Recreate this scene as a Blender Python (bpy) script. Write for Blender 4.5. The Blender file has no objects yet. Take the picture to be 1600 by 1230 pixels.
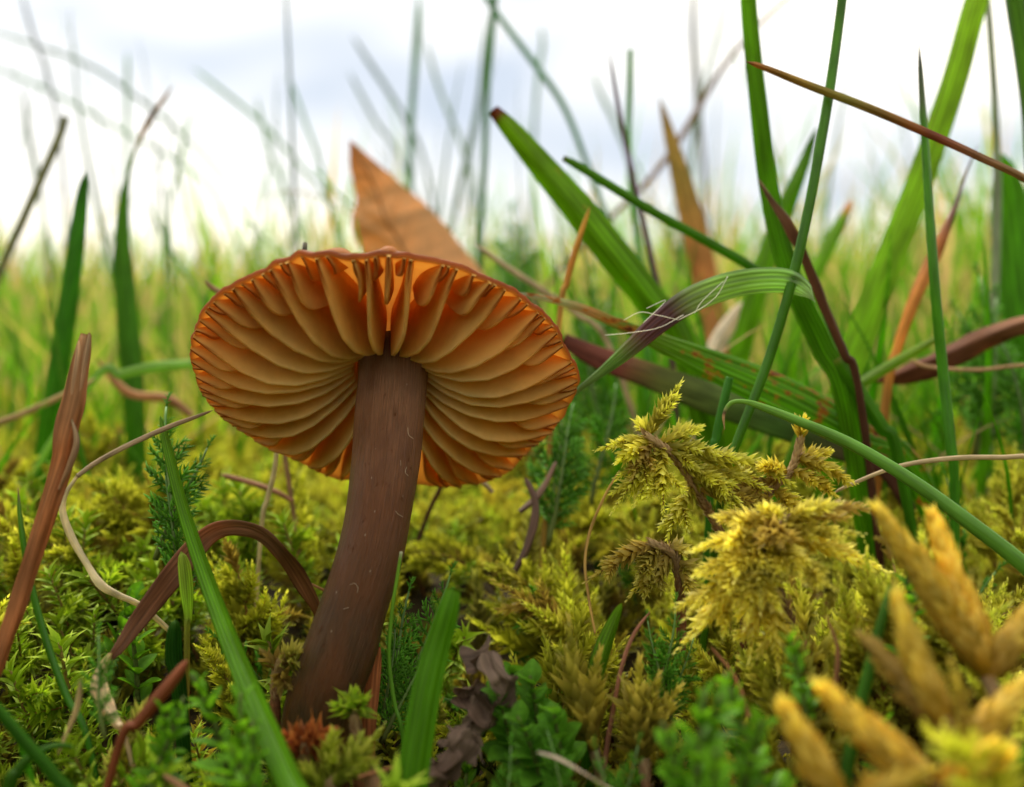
import bpy, math, random
import numpy as np

random.seed(7)
RNG = np.random.default_rng(7)
MM = 0.001                      # everything below is written in millimetres
scene = bpy.context.scene
COL = scene.collection

# ------------------------------------------------------------------ camera
CAM = np.array([0.0, 0.0, 31.0])
PITCH = math.radians(-4.3)
F = 1537.0                      # focal length in photo pixels (1600 wide)
FWD = np.array([0, math.cos(PITCH), math.sin(PITCH)])
UPV = np.array([0, -math.sin(PITCH), math.cos(PITCH)])
RGT = np.array([1.0, 0, 0])
cam = bpy.data.cameras.new("camera")
cam.sensor_width = 36.0
cam.lens = 36.0 * F / 1600.0
cam.clip_start = 0.002
cam.clip_end = 2000.0
cam.dof.use_dof = True
cam.dof.focus_distance = 0.0775
cam.dof.aperture_fstop = cam.lens / 1.45
cam.dof.aperture_blades = 0
cam_o = bpy.data.objects.new("camera", cam)
COL.objects.link(cam_o)
cam_o.location = CAM * MM
cam_o.rotation_euler = (math.radians(90) + PITCH, 0, 0)
scene.camera = cam_o

# ------------------------------------------------------------------ world and sun
SUN_EL, SUN_AZ = math.radians(58), math.radians(-28)     # azimuth from +Y towards +X
world = bpy.data.worlds.new("World")
scene.world = world
world.use_nodes = True
nt = world.node_tree
nt.nodes.clear()
def wn(t, **k):
    n = nt.nodes.new(t)
    for a, b in k.items():
        setattr(n, a, b)
    return n
wout = wn('ShaderNodeOutputWorld')
sky = wn('ShaderNodeTexSky', sky_type='NISHITA', sun_disc=False)
sky.sun_elevation = SUN_EL
sky.sun_rotation = SUN_AZ
sky.air_density = 1.0
sky.dust_density = 3.0
bg_sky = wn('ShaderNodeBackground')
bg_sky.inputs['Strength'].default_value = 0.08
nt.links.new(sky.outputs[0], bg_sky.inputs['Color'])
# a broken deck of cloud: bright white with blue-grey undersides, all round the sky
tc = wn('ShaderNodeTexCoord')
mp = wn('ShaderNodeMapping')
mp.inputs['Scale'].default_value = (1.0, 1.0, 3.0)
mp.inputs['Location'].default_value = (0.35, 0.1, -1.40)
nt.links.new(tc.outputs['Generated'], mp.inputs['Vector'])
nz = wn('ShaderNodeTexNoise')
nz.inputs['Scale'].default_value = 1.7
nz.inputs['Detail'].default_value = 2.5
nz.inputs['Roughness'].default_value = 0.5
nz.inputs['Distortion'].default_value = 0.3
nt.links.new(mp.outputs[0], nz.inputs['Vector'])
rp = wn('ShaderNodeValToRGB')
rp.color_ramp.elements[0].position = 0.30
rp.color_ramp.elements[0].color = (0.50, 0.56, 0.65, 1)
rp.color_ramp.elements[1].position = 0.52
rp.color_ramp.elements[1].color = (1.36, 1.28, 1.10, 1)
nt.links.new(nz.outputs['Fac'], rp.inputs['Fac'])
bg_cl = wn('ShaderNodeBackground')
bg_cl.inputs['Strength'].default_value = 0.85
nt.links.new(rp.outputs[0], bg_cl.inputs['Color'])
mixw = wn('ShaderNodeMixShader')
mixw.inputs[0].default_value = 0.9
nt.links.new(bg_sky.outputs[0], mixw.inputs[1])
nt.links.new(bg_cl.outputs[0], mixw.inputs[2])
nt.links.new(mixw.outputs[0], wout.inputs['Surface'])

sl = bpy.data.lights.new("sun", 'SUN')
sl.energy = 2.0
sl.angle = math.radians(14)
sl.color = (1.0, 0.94, 0.82)
so = bpy.data.objects.new("sun", sl)
COL.objects.link(so)
so.location = (0.1, 0.3, 1.0)
from mathutils import Vector
sun_dir = Vector((math.sin(SUN_AZ) * math.cos(SUN_EL), math.cos(SUN_AZ) * math.cos(SUN_EL), math.sin(SUN_EL)))
so.rotation_euler = sun_dir.to_track_quat('Z', 'Y').to_euler()

vs = scene.view_settings
vs.view_transform = 'Standard'
vs.look = 'None'
vs.exposure = 0.78
vs.gamma = 1.0
vs.use_curve_mapping = False
scene.cycles.max_bounces = 10
scene.cycles.transmission_bounces = 6
scene.cycles.transparent_max_bounces = 6
scene.cycles.sample_clamp_indirect = 6.0
scene.cycles.use_denoising = True

# ------------------------------------------------------------------ small maths
def unit(v):
    v = np.asarray(v, float)
    return v / np.maximum(np.linalg.norm(v, axis=-1, keepdims=True), 1e-9)
def P(px, py, d):
    """photo pixel + distance along the view axis (mm) -> place in the meadow (mm)"""
    return CAM + FWD * d + RGT * ((px - 800.0) / F * d) + UPV * ((615.0 - py) / F * d)
def sstep(a, b, x):
    t = np.clip((np.asarray(x, float) - a) / (b - a), 0, 1)
    return t * t * (3 - 2 * t)
def bump2(x, y, cx, cy, rx, ry):
    return np.exp(-(((x - cx) / rx) ** 2 + ((y - cy) / ry) ** 2))
def moss_z(x, y):
    """height of the moss surface"""
    x = np.asarray(x, float); y = np.asarray(y, float)
    z = 0.5 + 8.0 * sstep(74, 112, y)
    z = z + 9.0 * bump2(x, y, 27, 58, 13, 24) + 4.5 * bump2(x, y, -40, 92, 20, 26)
    z = z + 2.0 * bump2(x, y, -16, 52, 14, 12) - 1.5 * bump2(x, y, -13, 72, 6, 6)
    z = z - 5.0 * bump2(x, y, -1, 88, 8, 7) - 3.0 * bump2(x, y, -33, 70, 8, 6) - 2.5 * bump2(x, y, 9, 64, 6, 5)
    w = np.sin(x * .23 + 1.1) * np.cos(y * .19 + .4) + .6 * np.sin(x * .47 + y * .31) + .4 * np.cos(x * .9 - y * .7)
    z = z + 0.8 * w
    far = sstep(400, 2500, y)
    z = z + far * (14 * np.sin(x * .0031 + 2) * np.cos(y * .0023))
    return z
def soil_z(x, y):
    return moss_z(x, y) - 8.0
def catmull(pts, n):
    """smooth curve through rows of control values"""
    p = np.asarray(pts, float)
    if len(p) == 2:
        t = np.linspace(0, 1, n)[:, None]
        return p[0] * (1 - t) + p[1] * t
    p = np.vstack([2 * p[0] - p[1], p, 2 * p[-1] - p[-2]])
    seg = len(p) - 3
    u = np.linspace(0, seg - 1e-6, n)
    k = u.astype(int); t = (u - k)[:, None]
    a, b, c, d = p[k], p[k + 1], p[k + 2], p[k + 3]
    return .5 * ((2 * b) + (c - a) * t + (2 * a - 5 * b + 4 * c - d) * t ** 2 + (3 * b - a - 3 * c + d) * t ** 3)
def tangents(p):
    return unit(np.gradient(p, axis=0))
def frames(p, ref=(0, 0, 1)):
    """rotation-free side/normal along a path"""
    T = tangents(p)
    s = np.cross(T[0], ref)
    if np.linalg.norm(s) < 1e-3:
        s = np.cross(T[0], (1, 0, 0))
    s = unit(s); S = [s]
    for i in range(1, len(p)):
        s = S[-1] - T[i] * np.dot(S[-1], T[i])
        S.append(unit(s))
    S = np.array(S)
    return T, S, np.cross(S, T)

# ------------------------------------------------------------------ mesh collecting
class MB:
    def __init__(self):
        self.V = []; self.Q = []; self.T = []; self.C = []; self.S = []; self.n = 0
    def add(self, V, quads=None, tris=None, col=(1, 1, 1), st=None):
        V = np.asarray(V, float).reshape(-1, 3)
        m = len(V)
        c = np.asarray(col, float)
        if c.ndim == 1: c = np.tile(c, (m, 1))
        if st is None: st = np.zeros((m, 3))
        self.V.append(V); self.C.append(c[:, :3]); self.S.append(np.asarray(st, float))
        if quads is not None and len(quads): self.Q.append(np.asarray(quads, int).reshape(-1, 4) + self.n)
        if tris is not None and len(tris): self.T.append(np.asarray(tris, int).reshape(-1, 3) + self.n)
        self.n += m
        return self
    def add_mb(self, o, M=None, off=None, tint=None):
        V, Q, T, C, S = o.arrays()
        if M is not None: V = V @ M.T
        if off is not None: V = V + off
        return self.add(V, Q, T, C * (1 if tint is None else np.asarray(tint)), S)
    def arrays(self):
        V = np.vstack(self.V); C = np.vstack(self.C); S = np.vstack(self.S)
        Q = np.vstack(self.Q) if self.Q else np.zeros((0, 4), int)
        T = np.vstack(self.T) if self.T else np.zeros((0, 3), int)
        return V, Q, T, C, S
    def mesh(self, name, mat, origin=(0, 0, 0), smooth=True):
        V, Q, T, C, S = self.arrays()
        V = (V - np.asarray(origin, float)) * MM
        me = bpy.data.meshes.new(name)
        me.vertices.add(len(V)); me.vertices.foreach_set('co', V.astype(np.float32).ravel())
        nl = len(Q) * 4 + len(T) * 3
        me.loops.add(nl)
        me.loops.foreach_set('vertex_index', np.concatenate([Q.ravel(), T.ravel()]).astype(np.int32))
        me.polygons.add(len(Q) + len(T))
        ls = np.concatenate([np.arange(len(Q)) * 4, len(Q) * 4 + np.arange(len(T)) * 3]).astype(np.int32)
        me.polygons.foreach_set('loop_start', ls)
        me.update(calc_edges=True)
        me.polygons.foreach_set('use_smooth', np.full(len(Q) + len(T), smooth, bool))
        a = me.attributes.new('Col', 'FLOAT_COLOR', 'POINT')
        a.data.foreach_set('color', np.hstack([C, np.ones((len(C), 1))]).astype(np.float32).ravel())
        b = me.attributes.new('st', 'FLOAT_VECTOR', 'POINT')
        b.data.foreach_set('vector', S.astype(np.float32).ravel())
        me.validate()
        me.materials.append(mat)
        return me
    def obj(self, name, mat, parent=None, origin=None, smooth=True):
        """ONE mesh object; origin in mm (for a part: relative to its thing)"""
        V = np.vstack(self.V)
        if origin is None: origin = np.zeros(3)
        me = self.mesh(name, mat, origin, smooth)
        o = bpy.data.objects.new(name, me)
        COL.objects.link(o)
        if parent is not None: o.parent = parent
        o.location = np.asarray(origin) * MM
        return o

def tag(o, label=None, cat=None, group=None, kind=None):
    if label: o['label'] = label
    if cat: o['category'] = cat
    if group: o['group'] = group
    if kind: o['kind'] = kind
    return o
def empty(name, loc):
    e = bpy.data.objects.new(name, None)
    e.empty_display_size = 0.002
    COL.objects.link(e)
    e.location = np.asarray(loc, float) * MM
    return e
def copy_tree(o, parent=None):
    c = o.copy(); COL.objects.link(c)
    if parent is not None: c.parent = parent
    for ch in o.children:
        copy_tree(ch, c)
    return c

def grid_quads(n, m, closed=True):
    """n rings of m points"""
    i = np.arange(n - 1)[:, None]; j = np.arange(m if closed else m - 1)[None, :]
    k = (j + 1) % m
    return np.stack([i * m + j, i * m + k, (i + 1) * m + k, (i + 1) * m + j], -1).reshape(-1, 4)
def gradient(stops, t):
    ts = [s[0] for s in stops]
    c = np.array([s[1] for s in stops], float)
    return np.stack([np.interp(t, ts, c[:, k]) for k in range(3)], -1)
def fresh(c):
    """living leaf colour: where green leads, hold back red and blue"""
    r, g, b = c
    k = min(max((g - r) / max(g, 1e-6) * 3.0, 0), 1)
    return (r * (1 - .16 * k), g * (1 + .06 * k), b * (1 - .55 * k))
def tube(mb, path, rad, col, m=8, flat=1.0, ref=(0, 0, 1), caps=True):
    p = np.asarray(path, float); n = len(p)
    T, S, N = frames(p, ref)
    r = np.broadcast_to(np.asarray(rad, float), (n,))
    a = np.linspace(0, 2 * math.pi, m, endpoint=False)
    V = p[:, None] + r[:, None, None] * (S[:, None] * np.cos(a)[None, :, None] + flat * N[:, None] * np.sin(a)[None, :, None])
    L = np.concatenate([[0], np.cumsum(np.linalg.norm(np.diff(p, axis=0), axis=1))])
    st = np.zeros((n, m, 3)); st[..., 0] = L[:, None]; st[..., 1] = a[None] / math.pi - 1
    c = np.asarray(col, float)
    if c.ndim == 1: c = np.tile(c, (n, 1))
    c = np.repeat(c[:, None], m, 1)
    tr = []
    Vv = V.reshape(-1, 3); cc = c.reshape(-1, 3); ss = st.reshape(-1, 3)
    if caps:
        Vv = np.vstack([Vv, p[0], p[-1]]); cc = np.vstack([cc, c[0, 0], c[-1, 0]]); ss = np.vstack([ss, st[0, 0], st[-1, 0]])
        b = n * m
        for j in range(m):
            tr.append((b, (j + 1) % m, j)); tr.append((b + 1, (n - 1) * m + j, (n - 1) * m + (j + 1) % m))
    mb.add(Vv, grid_quads(n, m), tr, cc, ss)
def ribbon(mb, path, width, side, col, thick=0.14, keel=0.25, ribs=0, m=9, wav=0.0, edge_col=None):
    """a leaf blade with real thickness: folded along its midrib, ribbed along its length"""
    p = np.asarray(path, float); n = len(p)
    T = tangents(p)
    S = side - T * np.sum(side * T, -1, keepdims=True); S = unit(S)
    N = np.cross(S, T)
    w = np.broadcast_to(np.asarray(width, float), (n,))
    s = np.linspace(-1, 1, m)
    L = np.concatenate([[0], np.cumsum(np.linalg.norm(np.diff(p, axis=0), axis=1))])
    up = keel * (np.abs(s) - .5)[None] * (w / 2)[:, None]
    if ribs: up = up + 0.10 * np.cos(s * math.pi * ribs)[None] * np.minimum(w, 2.0)[:, None] / 2
    if wav: up = up + wav * (np.sin(L * .9)[:, None] * s[None] + .6 * np.cos(L * 1.7 + 1)[:, None] * (s ** 2)[None])
    th = np.minimum(thick, w * .3)[:, None] * (1 - .75 * s ** 2)[None]
    top = p[:, None] + S[:, None] * (s[None, :, None] * (w / 2)[:, None, None]) + N[:, None] * up[..., None]
    bot = top - N[:, None] * th[..., None]
    V = np.concatenate([top, bot[:, ::-1]], 1)
    mm = 2 * m
    st = np.zeros((n, mm, 3)); st[..., 0] = L[:, None]
    ss = np.concatenate([s, s[::-1]]); st[..., 1] = ss[None] * (w / 2)[:, None]; st[..., 2] = ss[None]
    c = np.asarray(col, float)
    if c.ndim == 1: c = np.tile(c, (n, 1))
    c = np.repeat(c[:, None], mm, 1)
    if edge_col is not None:
        e = (np.abs(ss) ** 4)[None, :, None] * .7
        c = c * (1 - e) + np.asarray(edge_col) * e
    q = grid_quads(n, mm)
    caps = [(i, i + 1, mm - 2 - i, mm - 1 - i) for i in range(m - 1)]
    o = (n - 1) * mm
    caps2 = [(o + mm - 1 - i, o + mm - 2 - i, o + i + 1, o + i) for i in range(m - 1)]
    mb.add(V.reshape(-1, 3), np.vstack([q, caps, caps2]), None, c.reshape(-1, 3), st.reshape(-1, 3))

# ------------------------------------------------------------------ materials
def mat_base(name):
    m = bpy.data.materials.new(name); m.use_nodes = True
    t = m.node_tree; t.nodes.clear()
    return m, t
class N:
    def __init__(self, t): self.t = t
    def __call__(self, kind, ins=None, **k):
        n = self.t.nodes.new('ShaderNode' + kind)
        for a, b in k.items(): setattr(n, a, b)
        for a, b in (ins or {}).items():
            if isinstance(b, bpy.types.NodeSocket): self.t.links.new(b, n.inputs[a])
            else: n.inputs[a].default_value = b
        return n
def rgb(c): return (c[0], c[1], c[2], 1.0)
def leaf_mat(name, translucency=.45, rough=.45, streak=(0.35, 9.0), streak_amp=.35, spots=None, spec=.16, tint=(1.15, 1.1, .75), bump=.25, obvar=.25, mottle=0.25, veins=0, dead=0.0):
    m, t = mat_base(name); n = N(t)
    at = n('Attribute', attribute_name='Col'); st = n('Attribute', attribute_name='st')
    mp = n('Mapping', {'Vector': st.outputs['Vector'], 'Scale': (streak[0], streak[1], 0.0)})
    oi = n('ObjectInfo')
    add = n('VectorMath', {0: mp.outputs[0]}, operation='ADD')
    comb = n('CombineXYZ', {'X': 0.0, 'Y': 0.0})
    sc = n('Math', {0: oi.outputs['Random'], 1: 37.0}, operation='MULTIPLY')
    t.links.new(sc.outputs[0], comb.inputs['Z']); t.links.new(comb.outputs[0], add.inputs[1])
    nz = n('TexNoise', {'Vector': add.outputs[0], 'Scale': 1.0, 'Detail': 3.0, 'Roughness': .6})
    lo = n('MapRange', {'Value': nz.outputs['Fac'], 'From Min': .3, 'From Max': .7, 'To Min': 1 - streak_amp, 'To Max': 1 + streak_amp * .6})
    nz2 = n('TexNoise', {'Vector': n('Mapping', {'Vector': add.outputs[0], 'Scale': (1.5, .15, 1)}).outputs[0], 'Scale': 1.0, 'Detail': 2.0})
    lo2 = n('MapRange', {'Value': nz2.outputs['Fac'], 'From Min': .3, 'From Max': .7, 'To Min': 1 - mottle, 'To Max': 1 + mottle})
    mu = n('Math', {0: lo.outputs[0], 1: lo2.outputs[0]}, operation='MULTIPLY')
    ov = n('MapRange', {'Value': oi.outputs['Random'], 'To Min': 1 - obvar, 'To Max': 1 + obvar})
    mu2 = n('Math', {0: mu.outputs[0], 1: ov.outputs[0]}, operation='MULTIPLY')
    c = n('VectorMath', {0: at.outputs['Color'], 'Scale': mu2.outputs[0]}, operation='SCALE')
    col = c.outputs[0]
    hgt = nz.outputs['Fac']
    if veins:        # parallel veins running the length of the blade
        sx = n('SeparateXYZ', {'Vector': st.outputs['Vector']})
        sv = n('Math', {0: n('Math', {0: sx.outputs['Z'], 1: veins * math.pi}, operation='MULTIPLY').outputs[0]}, operation='COSINE')
        vm = n('MapRange', {'Value': sv.outputs[0], 'From Min': -1.0, 'From Max': .75, 'To Min': 1.14, 'To Max': .70})
        c = n('VectorMath', {0: col, 'Scale': vm.outputs[0]}, operation='SCALE'); col = c.outputs[0]
        hgt = n('Math', {0: nz.outputs['Fac'], 1: n('Math', {0: sv.outputs[0], 1: .5}, operation='MULTIPLY').outputs[0]}, operation='SUBTRACT').outputs[0]
    if dead:         # a share of the pieces has died back to brown
        df = n('MapRange', {'Value': oi.outputs['Random'], 'From Min': 1 - dead, 'From Max': 1 - dead * .4, 'To Max': .75})
        dm = n('MixRGB', {'Fac': df.outputs[0], 'Color1': col, 'Color2': rgb((.20, .11, .035))}); col = dm.outputs[0]
    if spots:
        sc_, thr, dark = spots
        mp2 = n('Mapping', {'Vector': st.outputs['Vector'], 'Scale': (sc_ * .45, sc_, 0.0)})
        ad2 = n('VectorMath', {0: mp2.outputs[0], 1: comb.outputs[0]}, operation='ADD')
        n3 = n('TexNoise', {'Vector': ad2.outputs[0], 'Scale': 1.0, 'Detail': 4.0, 'Roughness': .6})
        f = n('MapRange', {'Value': n3.outputs['Fac'], 'From Min': thr, 'From Max': thr + .07})
        f2 = n('MapRange', {'Value': n3.outputs['Fac'], 'From Min': thr + .05, 'From Max': thr + .13})
        mx = n('Mix', {'Factor': f.outputs[0], 'A': col, 'B': rgb((.42, .17, .02))}, data_type='RGBA') if False else None
        m1 = n('MixRGB', {'Fac': f.outputs[0], 'Color1': col, 'Color2': rgb((.40, .16, .02))})
        m2 = n('MixRGB', {'Fac': f2.outputs[0], 'Color1': m1.outputs[0], 'Color2': rgb(dark)})
        col = m2.outputs[0]
    bp = n('Bump', {'Height': hgt, 'Strength': bump, 'Distance': 0.0001})
    pb = n('BsdfPrincipled', {'Base Color': col, 'Roughness': rough, 'Specular IOR Level': spec, 'Normal': bp.outputs[0]})
    tv = n('VectorMath', {0: col, 1: (tint[0] * 1.8, tint[1] * 1.8, tint[2] * 1.8)}, operation='MULTIPLY')
    tr = n('BsdfTranslucent', {'Color': tv.outputs[0], 'Normal': bp.outputs[0]})
    mx = n('MixShader', {0: translucency, 1: pb.outputs[0], 2: tr.outputs[0]})
    out = n('OutputMaterial', {'Surface': mx.outputs[0]})
    return m
M = {}
M['grass'] = leaf_mat('grass_leaf', translucency=.5, veins=6, bump=.4, streak=(.12, 7.0), streak_amp=.28)
M['grass_spotted'] = leaf_mat('grass_leaf_rust_spotted', veins=7, bump=.4, streak=(.12, 7.0), streak_amp=.28, spots=(.95, .535, (.12, .035, .012)))
M['grass_few_spots'] = leaf_mat('grass_leaf_few_rust_spots', veins=6, bump=.4, streak=(.12, 7.0), streak_amp=.28, spots=(.75, .66, (.36, .10, .01)))
M['rush'] = leaf_mat('rush_leaf', translucency=.12, rough=.35, streak=(.2, 8.0), streak_amp=.18, spec=.22)
M['dry'] = leaf_mat('dry_leaf', translucency=.25, rough=.6, streak=(.18, 6.0), streak_amp=.45, spec=.12, bump=.6, tint=(1.2, .95, .7))
M['straw'] = leaf_mat('straw', translucency=.15, rough=.5, streak=(.4, 6.0), streak_amp=.3, spec=.15)
M['moss'] = leaf_mat('moss_leaf', translucency=.5, rough=.42, streak=(1.0, 1.0), streak_amp=.05, mottle=.05, bump=.05, obvar=.22, spec=.18, dead=.12)
M['moss_stem'] = leaf_mat('moss_stem', translucency=.08, rough=.6, streak=(2.5, 5.0), streak_amp=.4, bump=.5)
M['herb'] = leaf_mat('herb_leaf', translucency=.4, rough=.45, streak=(.8, 3.0), streak_amp=.15)

# ------------------------------------------------------------------ ground
def ground():
    ys = np.concatenate([np.linspace(-150, 30, 8), np.arange(34, 420, 4.0), np.geomspace(425, 3000, 40), np.geomspace(3300, 400000, 20)])
    nx = 121
    u = np.linspace(-1, 1, nx)
    V = []
    for y in ys:
        half = 120 + 1.1 * abs(y) + (y > 3000) * y
        x = half * (u * .6 + .4 * u ** 3)
        z = soil_z(x, np.full(nx, y))
        if y > 3000: z = z * 0 + soil_z(0, 3000)
        V.append(np.stack([x, np.full(nx, y), z], -1))
    V = np.array(V)
    mb = MB()
    mb.add(V.reshape(-1, 3), grid_quads(len(ys), nx, False)[:, ::-1])
    m, t = mat_base('soil'); n = N(t)
    tc = n('TexCoord')
    a = n('TexNoise', {'Vector': tc.outputs['Object'], 'Scale': 420.0, 'Detail': 6.0, 'Roughness': .7})
    b = n('TexNoise', {'Vector': tc.outputs['Object'], 'Scale': 60.0, 'Detail': 4.0})
    r = n('ValToRGB', {'Fac': a.outputs['Fac']})
    e = r.color_ramp.elements
    e[0].position = .3; e[0].color = (.012, .009, .004, 1)
    e[1].position = .75; e[1].color = (.09, .06, .02, 1)
    far = n('SeparateXYZ', {'Vector': tc.outputs['Object']})
    fm = n('MapRange', {'Value': far.outputs['Y'], 'From Min': .16, 'From Max': .5})
    g = n('MixRGB', {'Fac': b.outputs['Fac'], 'Color1': rgb((.05, .10, .015)), 'Color2': rgb((.12, .13, .03))})
    mx = n('MixRGB', {'Fac': fm.outputs[0], 'Color1': r.outputs[0], 'Color2': g.outputs[0]})
    bp = n('Bump', {'Height': a.outputs['Fac'], 'Strength': .8, 'Distance': .0015})
    pb = n('BsdfPrincipled', {'Base Color': mx.outputs[0], 'Roughness': .85, 'Specular IOR Level': .25, 'Normal': bp.outputs[0]})
    n('OutputMaterial', {'Surface': pb.outputs[0]})
    o = mb.obj('ground', m)
    tag(o, kind='structure')
ground()

# ------------------------------------------------------------------ mushroom
def mushroom():
    # stem axis: read off the photograph, foot nearer the lens than the top
    ctl = []
    for (x0, x1, y, d) in [(563, 667, 545, 81.0), (561, 668, 565, 80.4), (560, 666, 600, 79.8), (555, 663, 650, 79.0), (549, 656, 720, 77.6), (540, 644, 800, 76.0), (524, 630, 870, 74.6),
                           (500, 606, 950, 73.2), (477, 590, 1010, 72.3), (455, 568, 1070, 71.6), (442, 550, 1130, 71.0), (436, 546, 1200, 70.6), (434, 542, 1290, 70.2)]:
        c = P((x0 + x1) / 2, y, d)
        ctl.append(np.append(c, (x1 - x0) / 2 * d / F))
    cv = catmull(ctl, 90)
    path, rad = cv[:, :3], cv[:, 3]
    base = path[-1].copy()
    root = empty('mushroom', base)
    tag(root, 'orange-gilled brown mushroom with bent grey-brown stem growing out of moss', 'mushroom')
    def part(mb, name, mat, parent=root, smooth=True):
        # the thing's Empty stands at the foot of the stem, so vertices are taken relative to it
        me = mb.mesh(name, mat, base, smooth)
        o = bpy.data.objects.new(name, me); COL.objects.link(o); o.parent = parent
        return o
    # ---- stem
    mb = MB()
    p = path; n = len(p); m = 96
    T, S, Nn = frames(p, (0, 1, 0))
    a = np.linspace(0, 2 * math.pi, m, endpoint=False)
    L = np.linspace(0, 1, n)
    ln = np.concatenate([[0], np.cumsum(np.linalg.norm(np.diff(p, axis=0), axis=1))])
    A, LL = np.meshgrid(a, ln)
    g = .004 * np.cos(A * 23 + .9 * np.sin(LL * .5)) + .003 * np.cos(A * 37 + 1.3 + .5 * np.sin(LL * .33)) + .022 * np.cos(2 * A + LL * .16) + .018 * np.sin(LL * .8 + A) * .5
    r = rad[:, None] * (1 + g)
    V = p[:, None] + r[..., None] * (S[:, None] * np.cos(a)[None, :, None] + Nn[:, None] * np.sin(a)[None, :, None])
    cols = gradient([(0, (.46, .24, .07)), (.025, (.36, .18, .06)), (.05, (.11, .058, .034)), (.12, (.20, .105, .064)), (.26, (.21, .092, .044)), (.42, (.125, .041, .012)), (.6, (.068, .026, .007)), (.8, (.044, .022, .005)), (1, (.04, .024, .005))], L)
    cc = np.repeat(cols[:, None], m, 1)
    st = np.stack([LL, A * rad.mean(), np.zeros_like(A)], -1)
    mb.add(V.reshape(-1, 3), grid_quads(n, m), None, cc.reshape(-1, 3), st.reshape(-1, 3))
    ms, t = mat_base('mushroom_stem'); nn = N(t)
    at = nn('Attribute', attribute_name='Col'); sa = nn('Attribute', attribute_name='st')
    f1 = nn('TexNoise', {'Vector': nn('Mapping', {'Vector': sa.outputs['Vector'], 'Scale': (.35, 9.0, 1)}).outputs[0], 'Scale': 1.0, 'Detail': 5.0, 'Roughness': .65})
    f2 = nn('TexNoise', {'Vector': nn('Mapping', {'Vector': sa.outputs['Vector'], 'Scale': (.28, .5, 1)}).outputs[0], 'Scale': 1.0, 'Detail': 3.0})
    k1 = nn('MapRange', {'Value': f1.outputs['Fac'], 'From Min': .32, 'From Max': .68, 'To Min': .68, 'To Max': 1.35})
    c1 = nn('VectorMath', {0: at.outputs['Color'], 'Scale': k1.outputs[0]}, operation='SCALE')
    k2 = nn('MapRange', {'Value': f2.outputs['Fac'], 'From Min': .42, 'From Max': .66, 'To Max': .75})
    c2 = nn('MixRGB', {'Fac': k2.outputs[0], 'Color1': c1.outputs[0], 'Color2': rgb((.11, .036, .010))})
    # small scuffs where the skin has cracked to rust
    f3 = nn('TexNoise', {'Vector': nn('Mapping', {'Vector': sa.outputs['Vector'], 'Scale': (.7, 1.5, 1), 'Location': (3.1, 7.7, 0)}).outputs[0], 'Scale': 1.0, 'Detail': 5.0, 'Roughness': .7})
    k3 = nn('MapRange', {'Value': f3.outputs['Fac'], 'From Min': .64, 'From Max': .69})
    c3 = nn('MixRGB', {'Fac': k3.outputs[0], 'Color1': c2.outputs[0], 'Color2': rgb((.17, .045, .012))})
    # pale silky fibrils lying on it
    f4 = nn('TexNoise', {'Vector': nn('Mapping', {'Vector': sa.outputs['Vector'], 'Scale': (.5, 8.0, 1), 'Location': (9.1, 1.7, 0)}).outputs[0], 'Scale': 1.0, 'Detail': 3.0, 'Roughness': .7})
    k4 = nn('MapRange', {'Value': f4.outputs['Fac'], 'From Min': .64, 'From Max': .76, 'To Max': .25})
    c4 = nn('MixRGB', {'Fac': k4.outputs[0], 'Color1': c3.outputs[0], 'Color2': rgb((.26, .17, .11))})
    vo = nn('TexVoronoi', {'Vector': nn('Mapping', {'Vector': sa.outputs['Vector'], 'Scale': (.55, 1.4, 1)}).outputs[0], 'Scale': 1.0}, feature='F1')
    k5 = nn('MapRange', {'Value': vo.outputs['Distance'], 'From Min': .035, 'From Max': .06, 'To Min': .8, 'To Max': 0.0})
    c4 = nn('MixRGB', {'Fac': k5.outputs[0], 'Color1': c4.outputs[0], 'Color2': rgb((.42, .34, .26))})
    hh = nn('Math', {0: f1.outputs['Fac'], 1: k3.outputs[0]}, operation='SUBTRACT')
    bp = nn('Bump', {'Height': hh.outputs[0], 'Strength': .9, 'Distance': .00025})
    pb = nn('BsdfPrincipled', {'Base Color': c4.outputs[0], 'Roughness': .30, 'Specular IOR Level': .26, 'Normal': bp.outputs[0],
                               'Subsurface Weight': .12, 'Subsurface Radius': (1, .5, .3), 'Subsurface Scale': .0008, 'Sheen Weight': .0, 'Sheen Roughness': .4})
    nn('OutputMaterial', {'Surface': pb.outputs[0]})
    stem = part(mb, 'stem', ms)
    # loose silk threads on the stem: sub-parts
    mh = leaf_mat('pale_fibre', translucency=.3, rough=.4, streak_amp=.1)
    for (pts) in [[(638, 668, 76.2), (648, 676, 75.6), (656, 683, 76.0)], [(641, 728, 75.0), (645, 735, 74.5), (648, 742, 74.9)], [(629, 795, 73.0), (640, 800, 72.9), (646, 806, 73.6)],
                  [(545, 913, 71.0), (553, 910, 70.8), (559, 917, 70.7), (558, 926, 70.7)], [(535, 951, 70.3), (544, 948, 70.2)], [(632, 716, 74.6), (634, 724, 74.4)]]:
        # lay each thread on the stem's own surface
        q = []
        for (x, y, d) in pts:
            w = P(x, y, d); k = np.argmin(np.linalg.norm(path - w, axis=1))
            v = w - path[k]; v -= T[k] * np.dot(v, T[k])
            q.append(path[k] + T[k] * np.dot(w - path[k], T[k]) + unit(v) * (rad[k] * 1.03 + .05))
        b = MB(); tube(b, catmull(q, 10), .013, (.62, .56, .48), m=5)
        part(b, 'fibre', mh, stem)

    # ---- cap
    apex = path[0].copy()
    tilt = math.radians(40.5)
    roll = math.radians(-1.0)
    az = unit(np.array([math.sin(roll), math.sin(tilt), math.cos(tilt)]))   # the cap's own up: leans away from the lens
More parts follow.
